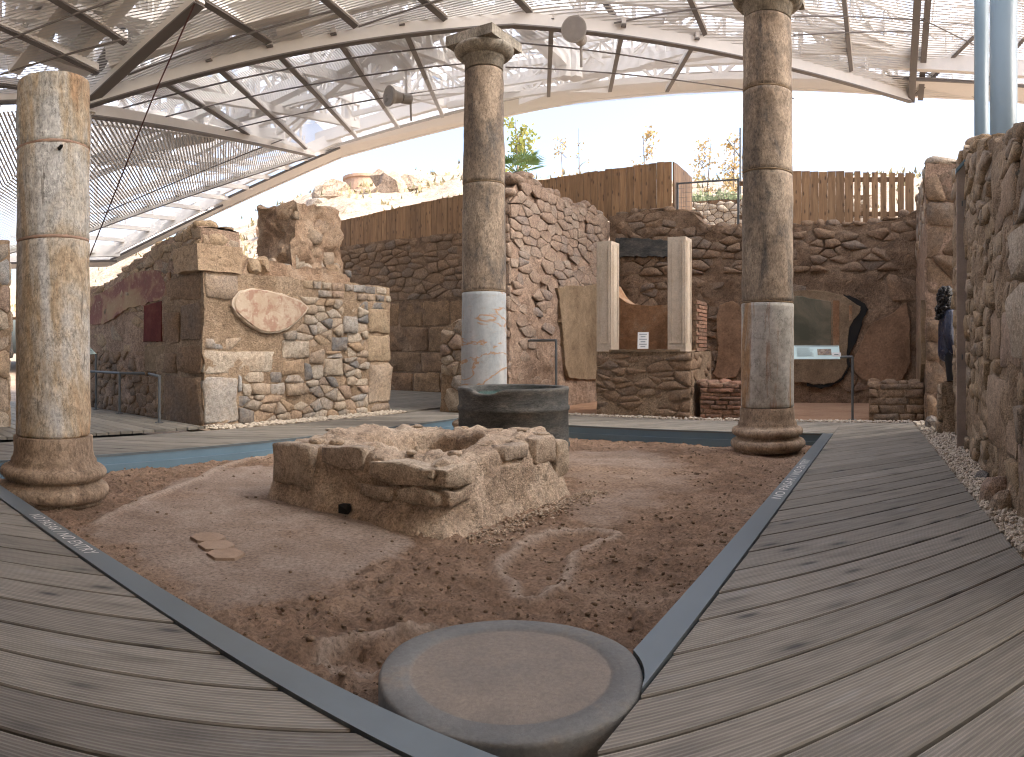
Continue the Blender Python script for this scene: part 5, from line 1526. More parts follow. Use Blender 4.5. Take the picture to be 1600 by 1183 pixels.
M['stump'] = t.done(c, t.ramp(n_, [(0.3, 0.45), (0.7, 0.75)]), t.bump(t.math('ADD', n_, nf), 0.006, 0.5), spec=0.4)
mb = MB()
h = 0.306
lathe(mb, cS, [(SR, 0.0), (SR, h - 0.012), (SR - 0.004, h - 0.004), (SR - 0.012, h), (0.306, h + 0.001), (0.300, h - 0.004), (0.292, h - 0.004), (0.2, h - 0.002), (0.1, h - 0.001), (0.02, h)], 128, rough_r(cS, 0.004, 4.0, 33))
ST = mk('column_stump', mb.V(), mb.f, M['stump'], None, smooth=True, origin=cS)
tag(ST, 'low round grey stone column stump with worn brown disc in the near corner', 'column stump')

# ================================================================== dark round well head
cD = AB(5.36, 3.27, -0.18)
t0 = 0.635
def well_fn(ang, z, r):
    p = np.stack([np.cos(ang) * 3, np.sin(ang) * 3, np.full(len(ang), z * 6)], 1)
    return r * (1 + 0.008 * fbm(p, 3, 61))
H = t0 - cD[2]
mb = MB()
prof = [(0.455, 0.0), (0.458, 0.20), (0.470, 0.215), (0.500, 0.225), (0.508, 0.25), (0.502, 0.268), (0.512, 0.285), (0.512, 0.31), (0.500, 0.325), (0.500, 0.60), (0.512, 0.615), (0.512, 0.64), (0.500, 0.65), (0.500, H - 0.05), (0.506, H - 0.02), (0.500, H), (0.440, H), (0.43, H - 0.01), (0.43, H - 0.08), (0.42, H - 0.30)]
lathe(mb, cD, prof, 96, well_fn, close_top=True)
v = mb.V()
ang = np.arctan2(v[:, 1] - cD[1], v[:, 0] - cD[0])
front = math.atan2(-cD[1], -cD[0])
da = (ang - (front - 0.55) + math.pi) % (2 * math.pi) - math.pi
chip = np.exp(-(da / 0.30) ** 4)
v[:, 2] -= chip * 0.045 * smooth01((v[:, 2] - (cD[2] + H - 0.09)) / 0.07)
WELL = mk('well_head', v, mb.f, M['basalt'], None, smooth=True, origin=cD)
tag(WELL, 'dark grey round stone well head with chipped rim behind the masonry block', 'well head')
t = NT('teal_cover_glass')
t.b.inputs['Base Color'].default_value = (0.05, 0.16, 0.15, 1); t.b.inputs['Roughness'].default_value = 0.08
mb = MB().tube([np.array([cD[0], cD[1], t0 - 0.075]), np.array([cD[0], cD[1], t0 - 0.060])], 0.43, 48)
mb.obj('glass_cover', t.m, WELL)

# ================================================================== ruined masonry basin in the middle of the court
BA, BB = 4.04, 3.27
M['basin'] = rock('basin_masonry', [(0.30, 0.22, 0.16), (0.48, 0.375, 0.28), (0.60, 0.50, 0.39)], 3.0, bump=0.06, speck=0.45)
n = 260
ang = np.arange(n) * 2 * math.pi / n
def sq(a, p=7.0): return (np.abs(np.cos(a)) ** p + np.abs(np.sin(a)) ** p) ** (-1 / p)
prof = [(0.94, -0.10), (0.90, -0.02), (0.87, 0.05), (0.84, 0.10), (0.82, 0.15), (0.80, 0.20), (0.79, 0.25), (0.785, 0.30), (0.78, 0.35), (0.775, 0.40), (0.765, 0.44), (0.74, 0.465), (0.70, 0.475), (0.66, 0.48), (0.62, 0.475), (0.58, 0.47), (0.54, 0.47), (0.50, 0.465), (0.465, 0.45), (0.445, 0.41), (0.435, 0.36), (0.43, 0.30), (0.42, 0.26), (0.36, 0.245), (0.25, 0.24), (0.10, 0.24)]
v = []
for r, z in prof:
    rr = r * sq(ang, 9.0 if r > 0.5 else 3.5)
    v.append(np.stack([rr * np.cos(ang), rr * np.sin(ang), np.full(n, z)], 1))
v = np.concatenate(v)
m = len(prof)
f = [(i * n + k, i * n + (k + 1) % n, (i + 1) * n + (k + 1) % n, (i + 1) * n + k) for i in range(m - 1) for k in range(n)] + [tuple(range((m - 1) * n, m * n))]
hz = smooth01((v[:, 2]) / 0.12)
lowr = fbm(np.stack([v[:, 0] * 1.4, v[:, 1] * 1.4, v[:, 2] * 0 + 3], 1), 3, 71)
v[:, 2] += lowr * 0.045 * smooth01((v[:, 2] - 0.25) / 0.2)
v = v + np.stack([fbm(v * 4.5 + 11 * k, 4, 72 + k) for k in range(3)], 1) * (0.012 + 0.028 * hz[:, None])
v = v + np.stack([fbm(v * 14 + 5 * k, 3, 82 + k) for k in range(3)], 1) * 0.016
# a hole at the foot of the left side, shown only as a black lump
hole = np.array([-0.80, 0.02, 0.02])
P3 = AB(BA, BB, ZS)
vw = v[:, :1] * E1 + v[:, 1:2] * E2 + v[:, 2:3] * EZ + P3
BAS = mk('masonry_basin', vw, f, M['basin'], None, smooth=True, origin=P3)
tag(BAS, 'eroded square masonry basin of stone and mortar in the middle of the soil court', 'basin')
# stones that stand out of it
rsb = np.random.RandomState(14)
M['basin_stone'] = rock('basin_stone', [(0.28, 0.21, 0.155), (0.43, 0.34, 0.255), (0.55, 0.46, 0.365)], 4.0, [TAN, OCH, (0.52, 0.44, 0.34), (0.42, 0.34, 0.265), (0.36, 0.31, 0.255)], 0.45, dust=(0.46, 0.36, 0.27), bump=0.035)
def bstone(u0, u1, v0, v1, side, prot, mat='basin_stone'):
    if side == 'a': O_, U_, N_ = AB(BA - 0.80, BB, ZS), E2, -E1      # left-facing side
    else: O_, U_, N_ = AB(BA, BB - 0.80, ZS), E1, -E2                # right-facing side
    vv, ff = stone_mesh(rect_poly((u0, u1, v0, v1), rsb, 0.02), O_, U_, EZ, N_, prot * 0.55, rsb, back=0.12, round_=0.86)
    mk('stone', vv, ff, M[mat], BAS, smooth=True)
for a_ in ((-0.74, -0.22, 0.30, 0.43, 'a', 0.035), (-0.78, -0.45, 0.20, 0.28, 'a', 0.03), (-0.42, -0.12, 0.19, 0.27, 'a', 0.025), (-0.16, 0.22, 0.34, 0.46, 'a', 0.02), (0.30, 0.78, 0.14, 0.44, 'a', 0.05), (-0.78, -0.50, 0.30, 0.42, 'b', 0.03), (-0.76, -0.48, 0.19, 0.27, 'b', 0.025), (0.30, 0.60, 0.28, 0.47, 'b', 0.04), (0.62, 0.80, 0.15, 0.42, 'b', 0.05), (-0.1, 0.2, 0.38, 0.48, 'b', 0.02)):
    bstone(*a_)
for k in range(20):
    mb = MB(); boulder(mb, rsb)
    an = rsb.uniform(0, 6.28); r = rsb.uniform(0.56, 0.74) * float(sq(np.array([an]), 9.0)[0])
    sz = rsb.uniform(0.03, 0.07)
    a_, b_ = BA + r * math.cos(an), BB + r * math.sin(an)
    d2 = (v[:, 0] - r * math.cos(an)) ** 2 + (v[:, 1] - r * math.sin(an)) ** 2
    zt = v[d2.argsort()[:6], 2].max() + ZS
    mk('stone', mb.V() * np.array([sz * 1.25, sz, sz * 0.38]) + AB(a_, b_, zt - sz * 0.06), mb.f, M['basin_stone'], BAS, smooth=True)
# plaster sheet with its curved lip on the right-facing side
OB_ = AB(BA, BB - 0.80, ZS)
slab_part('render_patch', [np.array(q) for q in ((-0.62, 0.03), (-0.50, 0.16), (-0.34, 0.29), (-0.10, 0.36), (0.12, 0.33), (0.26, 0.22), (0.34, 0.08), (0.36, 0.02))], OB_, E1, EZ, -E2, 0.0, 0.025, M['basin'], BAS, 20, 0.01, 1)
mb = MB(); blob_mesh(mb, np.zeros(3), 1.0, rsb, 1.0)
mk('drain_hole_shade', mb.V() * np.array([0.05, 0.05, 0.04]) + AB(BA - 0.855, BB - 0.05, ZS + 0.09), mb.f, M['shade_black'], BAS)  # black lump painted as the dark inside a hole, nothing is cut
# pale grit spilling round its right foot
rs = np.random.RandomState(19)
mb = MB()
for _ in range(900):
    a_ = rs.uniform(BA - 0.75, BA + 0.95); b_ = BB - 0.92 - abs(rs.normal(0, 0.10))
    pp_ = AB(a_, b_, 0); r_ = rs.uniform(0.006, 0.014)
    pp_[2] = soil_z(pp_) + r_ * 0.4
    blob_mesh(mb, pp_, r_, rs, 0.7)
tag(mb.obj('grit', M['basin']), 'pale grit spilling along the right foot of the masonry basin', 'grit', kind='stuff')

# ================================================================== terrace, fences and hillside behind
def skyline(th):
    xs = [-400, 300, 365, 400, 480, 540, 592, 640, 720, 800, 1000, 1400, 1900]
    ys = [400, 352, 343, 333, 298, 283, 284, 276, 262, 292, 300, 296, 330]
    return (YH - np.interp(XC + th * FPX, xs, ys)) / FPX
na_, nd_ = 120, 60
th = np.linspace(-0.85, 1.15, na_); ds = np.linspace(0, 1, nd_)
hv = []
TT, DD = np.meshgrid(th, ds, indexing='ij')
D0 = 13.6 / np.cos(TT - AX)                      # starts on the terrace edge behind the retaining wall
D0 = np.where(D0 < 0, 60, np.minimum(D0, 45))
dist = D0 + (95 - D0) * DD ** 1.6
s = smooth01((dist - D0 - 3) / 34.0)
far = np.clip((dist - 60) / 30, 0, 1)
zt = 3.22 + (skyline(TT) * 52 + EYE - 3.22) * s
zt = np.where(dist > 52, zt - (dist - 52) * 0.02, zt)
P = np.stack([dist * np.sin(TT), dist * np.cos(TT), zt], -1).reshape(-1, 3)
nz = fbm(P * 0.22, 5, 91) * 0.9 * s.reshape(-1) + fbm(P * 1.1, 3, 92) * 0.18
P[:, 2] += nz * smooth01((dist - D0 - 2) / 12).reshape(-1) * np.where(TT.reshape(-1) > 0.0, 0.5, 1.0)
fq = [(i * nd_ + j, (i + 1) * nd_ + j, (i + 1) * nd_ + j + 1, i * nd_ + j + 1) for i in range(na_ - 1) for j in range(nd_ - 1)]
tag(mk('hillside', P, fq, M['slope'], smooth=True), kind='structure')

# dry grass tufts and scrub on the slope
rs = np.random.RandomState(77)
M['dry_grass'] = rock('dry_grass', [(0.20, 0.17, 0.09), (0.28, 0.24, 0.14), (0.19, 0.21, 0.10)], 2.0, bump=0.0)
mb = MB()
for _ in range(1500):
    i = rs.randint(0, na_); j = rs.randint(12, nd_ - 6)
    p = P[i * nd_ + j]
    if np.hypot(p[0], p[1]) > 62: continue
    for k in range(5):
        q = p + np.array([rs.normal(0, .5), rs.normal(0, .5), 0]); h = rs.uniform(.15, .5); w = 0.12
        a_ = rs.uniform(0, 3.14); dx = np.array([math.cos(a_) * w, math.sin(a_) * w, 0])
        mb.add([q - dx, q + dx, q + EZ * h + rs.normal(0, .12, 3) * np.array([1, 1, 0])], [(0, 1, 2)])
tag(mb.obj('hillside_grass', M['dry_grass']), 'dry grass tufts scattered over the pale hillside', 'grass', kind='stuff')
# round ruin on the hill
c = PX(566, 283, 50); c[2] -= 1.3
mb = MB(); lathe(mb, c, [(1.35, 0), (1.3, 1.3), (1.42, 1.35), (1.42, 1.55), (1.25, 1.6)], 24)
tag(mb.obj('round_tower_ruin', M['plaster_pink'], smooth=False), 'small round ruined tower on top of the pale hill', 'ruin')
for k, (x, y, s_) in enumerate(((520, 300, 1.0), (612, 290, 1.2), (645, 285, 0.9), (420, 355, 0.9), (500, 318, 0.7))):
    mb = MB(); boulder(mb, rs)
    vv = displace(mb.V(), 0.25, 1.5, k)
    tag(mk('hill_rock', vv * s_ * np.array([1.5, 1.2, 0.9]) + PX(x, y + 3, 46), mb.f, M['slope']), ['rocky outcrop on the hill left of the round ruin', 'reddish outcrop on the hill right of the round ruin', 'smaller outcrop on the hill nearest the middle column', 'outcrop low on the hill beside the lumpy wall stub', 'low rock on the hill just above the fence'][k], 'rock', 'outcrops on the hill')

# timber fences on the retaining wall
def fence_run(F, a, b0, b1, ztop0, ztop1, zbot0, zbot1, w, gap, name='plank', gaps=None, dirv=E2, base=None):
    L_ = abs(b1 - b0); n_ = int(L_ / (w + gap))
    for k in range(n_):
        s0 = k / n_
        u = (k + 0.5) * (w + gap)
        p = base + dirv * u
        g_ = gaps(k, n_) if gaps else 0
        zb_, zt_ = zbot0 + (zbot1 - zbot0) * s0 + rnd.uniform(-.015, .015), ztop0 + (ztop1 - ztop0) * s0 + rnd.uniform(-.012, .012)
        nn = np.cross(dirv, EZ)
        mb = MB(); mb.box(np.array([p[0], p[1], (zb_ + zt_) / 2]) + nn * rnd.uniform(-.004, .004), dirv, nn, EZ, w - g_, 0.028, zt_ - zb_)
        mb.obj(name, M['fence'], F)
F1 = empty('timber_fence', AB(12.98, 9, 3.5), 'long brown timber fence of upright planks on the left retaining wall', 'fence')
b_end = 4.28
fence_run(F1, 12.98, b_end, 14.4, 4.72, 4.44, 3.62, 3.66, 0.150, 0.010, base=AB(12.98, b_end, 0))
fence_run(F1, 12.98, 0, 1.3, 4.72, 4.72, 3.35, 3.35, 0.150, 0.010, dirv=E1, base=AB(13.0, b_end - 0.02, 0))
for z in (3.85, 4.45):
    mb = MB(); mb.box(AB(13.03, (b_end + 14.4) / 2, z), E1, E2, EZ, 0.05, 10.0, 0.08); mb.obj('rail', M['fence'], F1)
F2 = empty('timber_fence', AB(12.98, 2, 3.4), 'shorter brown timber fence right of the gate with gaps at its end', 'fence')
b0_ = 2.92
def gp(k, n_): return 0.045 if k < 6 else 0.012
b1_ = -0.41
fence_run(F2, 12.98, b1_, b0_, 4.30, 4.42, 3.36, 3.36, 0.160, 0.003, base=AB(12.98, b1_, 0), gaps=lambda k, n_: 0.045 if 0 < k < 7 else 0.002)
for z in (3.55, 4.2):
    mb = MB(); mb.box(AB(13.03, (b0_ + b1_) / 2, z), E1, E2, EZ, 0.05, b0_ - b1_, 0.08); mb.obj('rail', M['fence'], F2)
mb = MB(); abox(mb, 12.9, 13.2, 1.1, 3.3, 3.30, 3.345); mb.obj('base_rail', M['rail'], F2)

# mesh gate between the fences
G = empty('mesh_gate', AB(13.1, 3.9, 3.3), 'dark metal gate frame with fine wire mesh between the two fences', 'gate')
g0, g1 = b_end - 0.06, b0_ + 0.02
for (ba, bb_, z0_, z1_) in ((g0, g0 - 0.04, 3.34, 4.32), (g1 + 0.04, g1, 3.34, 4.32)):
    mb = MB(); abox(mb, 13.08, 13.12, min(ba, bb_), max(ba, bb_), z0_, z1_); mb.obj('post', M['rail'], G)
for z in (3.37, 4.30):
    mb = MB(); abox(mb, 13.085, 13.115, g1 + 0.041, g0 - 0.041, z - 0.015, z + 0.015); mb.obj('bar', M['rail'], G)
mb = MB()
for k in range(1, 12): abox(mb, 13.098, 13.102, g1 + (g0 - g1) * k / 12 - 0.002, g1 + (g0 - g1) * k / 12 + 0.002, 3.38, 4.29)
for k in range(1, 10): abox(mb, 13.095, 13.098, g1 + 0.04, g0 - 0.04, 3.38 + 0.091 * k - 0.002, 3.38 + 0.091 * k + 0.002)
o = mb.obj('wire_mesh', M['rail'], G); o['kind'] = 'stuff'

# gabion wall beyond the gate
GO = AB(17.5, 0.5, 0)
GB = wall_core('gabion_wall', GO, E2, -E1, 5.5, 0.9, 3.2, lambda u: 4.92, M['mortar_brown'], 'pale stone gabion wall beyond the mesh gate', amp=0.02, seed=44, res=0.2)
lay(GB, cells(5.4, 3.25, lambda u: 4.9, 0.22, 0.16, 141), GO, E2, EZ, -E1, M['gravel'], 0.012, (0.02, 0.06), 60, limit=290)

# ================================================================== trees
def leaf_mat(name, c0, c1):
    t = NT(name)
    r = t.n('TexNoise', Vector=t.pos(), Scale=2.5, Detail=3.0).outputs['Fac']
    c = t.ramp(r, [(0.35, c0), (0.65, c1)])
    d = t.n('BsdfDiffuse'); t.l(c, d.inputs[0])
    tl = t.n('BsdfTranslucent'); t.l(c, tl.inputs[0])
    mx = t.n('MixShader'); mx.inputs[0].default_value = 0.4
    t.l(d.outputs[0], mx.inputs[1]); t.l(tl.outputs[0], mx.inputs[2])
    t.l(mx.outputs[0], t.t.nodes['Material Output'].inputs['Surface'])
    return t.m
M['leaf_green'] = leaf_mat('yellow_green_leaves', (0.20, 0.24, 0.06), (0.36, 0.34, 0.12))
M['leaf_gold'] = leaf_mat('golden_leaves', (0.42, 0.29, 0.12), (0.52, 0.42, 0.24))
M['leaf_grey'] = leaf_mat('grey_green_scrub', (0.22, 0.27, 0.16), (0.36, 0.39, 0.26))
M['bark'] = plain('grey_brown_bark', (0.20, 0.16, 0.13), 0.9, 0, 0.2)
def tree(x, ytop, ybot, d, w, mat, label, seed, nleaf=700, leaf=0.09, group='young trees beyond the fence'):
    rs = np.random.RandomState(seed)
    top = PX(x, ytop, d); bot = PX(x, ybot, d); bot[2] = 3.4 if d > 15 else 3.2
    H_ = top[2] - bot[2]
    e = empty('young_tree', bot, label, 'tree', group)
    mb = MB()
    mb.tube([bot, bot + np.array([rs.normal(0, .05), rs.normal(0, .05), H_ * .4]), bot + np.array([rs.normal(0, .1), rs.normal(0, .1), H_ * .95])], [0.06, 0.04, 0.008], 7)
    tips = []
    for k in range(16):
        z = H_ * rs.uniform(0.3, 0.92); a_ = rs.uniform(0, 6.28); l_ = w * rs.uniform(.4, 1.0) * (1.1 - z / H_ * 0.6)
        p0 = bot + EZ * z; p1 = p0 + np.array([math.cos(a_) * l_, math.sin(a_) * l_, l_ * 0.7])
        mb.tube([p0, (p0 + p1) / 2 + EZ * 0.05, p1], [0.02, 0.013, 0.004], 5)
        tips += [(p0 + p1) / 2, p1, p0 * .3 + p1 * .7]
    mb.obj('trunk', M['bark'], e)
    mb = MB()
    for _ in range(nleaf):
        tp_ = tips[rs.randint(len(tips))]
        c_ = tp_ + rs.normal(0, w * 0.17, 3)
        a1 = rs.normal(0, 1, 3); a1 /= np.linalg.norm(a1); a2 = np.cross(a1, rs.normal(0, 1, 3)); a2 /= np.linalg.norm(a2)
        l_ = leaf * rs.uniform(.6, 1.3)
        mb.add([c_ - a1 * l_, c_ + a2 * l_ * .5, c_ + a1 * l_, c_ - a2 * l_ * .5], [(0, 1, 2, 3)])
    mb.obj('crown', mat, e)
tree(808, 176, 290, 22, 0.85, M['leaf_green'], 'yellow green tree just right of the middle column', 1, 900, 0.09)
tree(885, 205, 290, 26, 0.7, M['leaf_gold'], 'faint thin leafed tree behind the left fence, right of the green one', 2, 260, 0.07)
tree(903, 190, 290, 27, 0.6, M['leaf_gold'], 'faintest thin tree close beside another behind the left fence', 3, 200, 0.06)
tree(1010, 193, 280, 23, 0.65, M['leaf_gold'], 'thin golden tree above the high end of the left fence', 4, 420, 0.07)
tree(1100, 212, 330, 24, 0.7, M['leaf_gold'], 'golden leafed tree seen above the mesh gate', 5, 420, 0.07)
tree(1146, 205, 330, 24, 0.7, M['leaf_gold'], 'golden leafed tree between the gate and the right column', 6, 460, 0.075)
# fan palm top over the fence
rs = np.random.RandomState(6)
pc = PX(808, 270, 17); pb_ = pc.copy(); pb_[2] = 3.3
e = empty('fan_palm', pb_, 'green fan palm top peeping over the fence by the middle column', 'palm')
MB().tube([pb_, pc], [0.12, 0.10], 8).obj('trunk', M['bark'], e)
M['leaf_palm'] = leaf_mat('bright_palm_leaf', (0.20, 0.34, 0.12), (0.34, 0.45, 0.20))
for k in range(11):
    a_ = k * 2 * math.pi / 11; el = rs.uniform(0.1, 0.9)
    dr = np.array([math.cos(a_) * math.cos(el), math.sin(a_) * math.cos(el), math.sin(el)])
    mb = MB(); c_ = pc + dr * 0.35
    side = np.cross(dr, EZ); side /= np.linalg.norm(side)
    mb.tube([pc, c_], 0.012, 5)
    for j in range(-5, 6):
        f_ = dr * math.cos(j * .22) + side * math.sin(j * .22)
        wv_ = np.cross(f_, np.cross(dr, side)); wv_ /= np.linalg.norm(wv_)
        mb.add([c_, c_ + f_ * 0.25 + wv_ * .025, c_ + f_ * 0.5 - EZ * 0.05, c_ + f_ * 0.25 - wv_ * .025], [(0, 1, 2, 3)])
    mb.obj('frond', M['leaf_palm'], e)
# scrub on the bank above the gabion wall
def bush(c, r, mat, label, seed, n_=420):
    rs = np.random.RandomState(seed)
    e = empty('shrub', c, label, 'shrub', 'shrubs above the gabion wall')
    mb = MB()
    for k in range(7):
        a_ = rs.uniform(0, 6.28); mb.tube([c, c + np.array([math.cos(a_) * r * .6, math.sin(a_) * r * .6, r * rs.uniform(.5, 1)])], [0.02, 0.006], 5)
    mb.obj('stem', M['bark'], e)
    mb = MB()
    for _ in range(n_):
        q = rs.normal(0, 1, 3); q /= np.linalg.norm(q); q[2] = abs(q[2])
        c_ = c + q * r * rs.uniform(.5, 1.05) + EZ * 0.05
        a1 = rs.normal(0, 1, 3); a1 /= np.linalg.norm(a1); a2 = np.cross(a1, rs.normal(0, 1, 3)); a2 /= np.linalg.norm(a2)
        l_ = 0.08 * rs.uniform(.6, 1.3)
        mb.add([c_ - a1 * l_, c_ + a2 * l_ * .4, c_ + a1 * l_, c_ - a2 * l_ * .4], [(0, 1, 2, 3)])
    mb.obj('foliage', mat, e)
for k, (x, r) in enumerate(((1092, .5), (1112, .4), (1132, .55), (1150, .4))):
    c_ = PX(x, 306, 19.3)
    c_[2] = 4.85
    bush(c_, r, M['leaf_grey'], ['grey green shrub at the left end of the bank above the gabion', 'low grey shrub second from the left above the gabion', 'largest grey green shrub above the gabion wall', 'shrub above the gabion nearest the right column'][k], 30 + k)
# lamp pole and aerial by the right column
pm = PX(1157, 330, 20); pm[2] = 3.4
e = empty('lamp_pole', pm, 'thin grey pole with a slanting arm beside the right column', 'pole')
MB().tube([pm, np.array([pm[0], pm[1], EYE + (YH - 200) / FPX * 20])], 0.035, 8).obj('mast', M['rail'], e)
MB().tube([PX(1156, 245, 20), PX(1137, 218, 20)], 0.02, 6).obj('arm', M['rail'], e)

# ================================================================== railings
def railing(name, pts, h, label, posts=None, r=0.019, cat='railing'):
    e = empty(name, pts[0], label, cat)
    top = [np.array([p[0], p[1], p[2] + h]) for p in pts]
    MB().tube(top, r, 8).obj('handrail', M['rail'], e)
    for p in (posts if posts is not None else pts):
        MB().tube([p, np.array([p[0], p[1], p[2] + h])], r * 0.95, 8).obj('post', M['rail'], e)
        MB().tube([p, p + EZ * 0.012], r * 3.0, 8).obj('foot_plate', M['rail'], e)
    return e
zr = 0.037
rp = [PG(249, 661, zr), PG(232, 648, zr), PG(187, 646, zr), PG(150, 640, zr)]
railing('handrail_fence', [rp[0], rp[1]], 0.60, 'short grey railing end beside the fresco wall corner')
railing('handrail_fence', [rp[1] + np.array([0.1, 0, 0]), rp[2], rp[3], PG(100, 636, zr)], 0.60, 'low grey railing with slim posts in front of the fresco wall')
pm_ = AB(9.7, 5.0, 0.0)
p0_, p1_ = PX(869, 560, 10.6), PX(800, 560, 11.2)
p0_[2] = p1_[2] = 0.0
railing('handrail_fence', [p0_, p1_], 1.13, 'dark grey railing in front of the cross wall behind the well head', r=0.02)
p0_ = PG(1332, 656, 0.0); p1_ = PX(1180, 560, 9.9); p1_[2] = 0
railing('handrail_fence', [p0_, p1_], 0.88, 'grey railing across the front of the painted room', r=0.019)

# info panel on that railing
def sign(name, x0, x1, y0, y1, d0, d1, label, mat, tilt=0.0, th=0.012, cat='sign'):
    a_, b_ = PX(x0, y1, d0), PX(x1, y1, d1)
    hgt = (y1 - y0) / FPX * (d0 + d1) / 2
    nn = np.cross(b_ - a_, EZ); nn /= np.linalg.norm(nn)
    if nn @ a_ > 0: nn = -nn
    b_[2] = a_[2]
    upv = EZ * math.cos(tilt) - nn * math.sin(tilt)
    upv = upv * hgt / math.cos(tilt)
    v = [a_, b_, b_ + upv, a_ + upv]
    fn_ = np.cross(b_ - a_, upv); fn_ /= np.linalg.norm(fn_)
    if fn_ @ a_ > 0: fn_ = -fn_
    o = MB().prism(v, -fn_ * th).obj(name, mat)
    tag(o, label, cat)
    return o, a_, (b_ - a_), upv, fn_
M['sign_blue'] = plain('pale_aqua_sign', (0.50, 0.66, 0.66), 0.35, 0, 0.04)
M['ink'] = plain('grey_print', (0.22, 0.27, 0.28), 0.6)
M['paper'] = plain('white_paper', (0.74, 0.75, 0.76), 0.7, 0, 0.02)
def lines(o, a_, r_, u_, fn_, rows, mat, name='print', th=0.002):
    for (x0, x1, y0, y1) in rows:
        q = [a_ + r_ * x0 + u_ * y0, a_ + r_ * x1 + u_ * y0, a_ + r_ * x1 + u_ * y1, a_ + r_ * x0 + u_ * y1]
        MB().prism([k + fn_ * 0.0015 for k in q], fn_ * th).obj(name, mat, o)
o, a_, r_, u_, fn_ = sign('info_panel', 1240, 1313, 540, 561, 9.55, 9.65, 'pale aqua information panel on the railing by the right column', M['sign_blue'], 0.5)
M['pic'] = rock('printed_picture', [(0.08, 0.10, 0.14), (0.28, 0.22, 0.17), (0.42, 0.36, 0.30)], 9.0, bump=0.0)
lines(o, a_, r_, u_, fn_, [(0.52, 0.82, 0.28, 0.74)], M['pic'], 'picture')
rr = np.random.RandomState(4)
lines(o, a_, r_, u_, fn_, [(0.08, 0.08 + rr.uniform(.25, .36), 0.2 + 0.075 * k, 0.225 + 0.075 * k) for k in range(9)] + [(0.05, 0.98, 0.93, 0.97)], M['ink'])
o, a_, r_, u_, fn_ = sign('room_tag', 1300, 1314, 551, 557, 9.5, 9.5, 'small white tag at the end of the aqua information panel', M['paper'], 0.2)
lines(o, a_, r_, u_, fn_, [(0.25, 0.72, 0.38, 0.62)], M['ink'])
o, a_, r_, u_, fn_ = sign('notice_sheet', 996, 1013, 519, 545, 9.62, 9.60, 'white printed notice standing in the shrine niche', M['paper'], 0.15, 0.006)
lines(o, a_, r_, u_, fn_, [((0.15 if k % 2 else 0.28), (0.85 if k % 2 else 0.72), 0.10 + 0.15 * k, 0.145 + 0.15 * k) for k in range(6)], M['ink'])
o, a_, r_, u_, fn_ = sign('info_panel', 128, 151, 541, 553, 10.9, 11.2, 'grey tilted information panel on the railing right beside the left column', M['sign_blue'], 0.9)
lines(o, a_, r_, u_, fn_, [(0.1, 0.9, 0.2 + 0.2 * k, 0.26 + 0.2 * k) for k in range(3)], M['ink'])
pst = PX(150, 553, 11.1); pft = pst.copy(); pft[2] = 0.04
tag(MB().tube([pft, pst], 0.018, 8).obj('panel_post', M['rail']), 'slim grey post carrying the tilted panel by the left column', 'post')

# upright board with a metal cap on the right wall
e = empty('upright_board', AB(6.75, -0.60, 0.0), 'tall pinkish board with slanting metal cap against the right wall', 'board')
M['board'] = rock('pink_grey_composite_board', [(0.30, 0.245, 0.21), (0.36, 0.295, 0.255), (0.41, 0.345, 0.30)], 3.0, bump=0.003, speck=0.08)
fo = AB(6.72, -0.635, 0); sd = -E2
v = [fo - EZ * 0.03, fo + sd * 0.155 - EZ * 0.03, fo + sd * 0.155 + EZ * 2.88, fo + EZ * 2.70]
MB().prism(v, E1 * 0.05).obj('panel', M['board'], e)
q = [fo - sd * 0.012 + EZ * 2.695, fo + sd * 0.17 + EZ * 2.905, fo + sd * 0.17 + EZ * 2.945, fo - sd * 0.012 + EZ * 2.735]
MB().prism([k - E1 * 0.012 for k in q], E1 * 0.075).obj('metal_cap', M['fascia'], e)
for z in (0.9, 1.75, 2.4):
    MB().box(fo + sd * (0.05 if z != 1.75 else 0.1) + EZ * z - E1 * 0.002, E1, E2, EZ, 0.004, 0.012, 0.05).obj('bolt', M['rail'], e)

# ================================================================== visitor half hidden by the right wall
pc = PX(1486, 550, 8.60); pc[2] = 0.0
PER = empty('person', pc, 'person with long dark curly hair in a shiny navy jacket behind the right wall', 'person')
fwd = np.array([0.35, -0.94, 0]); fwd = np.array([0.8, -0.6, 0])           # looking away from the court, along the side wall
fwd /= np.linalg.norm(fwd); lat = np.cross(fwd, EZ)
def skin_obj(name, verts, edges, radii, mat, parent, root=0, sub=2):
    me = bpy.data.meshes.new(name)
    vv = [pc + fwd * q[0] + lat * q[1] + EZ * q[2] for q in verts]
    org = pc
    me.from_pydata([tuple(q - org) for q in vv], edges, [])
    ob = bpy.data.objects.new(name, me)
    link(ob, org, parent)
    md = ob.modifiers.new('skin', 'SKIN')
    for i, r in enumerate(radii):
        me.skin_vertices[0].data[i].radius = r if hasattr(r, '__len__') else (r, r)
    me.skin_vertices[0].data[root].use_root = True
    sb_ = ob.modifiers.new('sub', 'SUBSURF'); sb_.levels = sub; sb_.render_levels = sub
    dg = bpy.context.evaluated_depsgraph_get()
    me2 = bpy.data.meshes.new_from_object(ob.evaluated_get(dg))
    ob.modifiers.clear(); ob.data = me2
    me2.polygons.foreach_set('use_smooth', [True] * len(me2.polygons))
    me2.materials.clear(); me2.materials.append(mat)
    return ob
M['skin_tone'] = plain('skin', (0.42, 0.26, 0.18), 0.5, 0, 0.05)
M['trousers'] = plain('black_trousers', (0.012, 0.012, 0.015), 0.8)
M['jacket'] = plain('navy_puffer_jacket', (0.012, 0.018, 0.05), 0.28, 0, 0.1, 20, 0.01)
M['hair'] = plain('dark_curly_hair', (0.010, 0.007, 0.006), 0.45, 0, 0.3, 40)
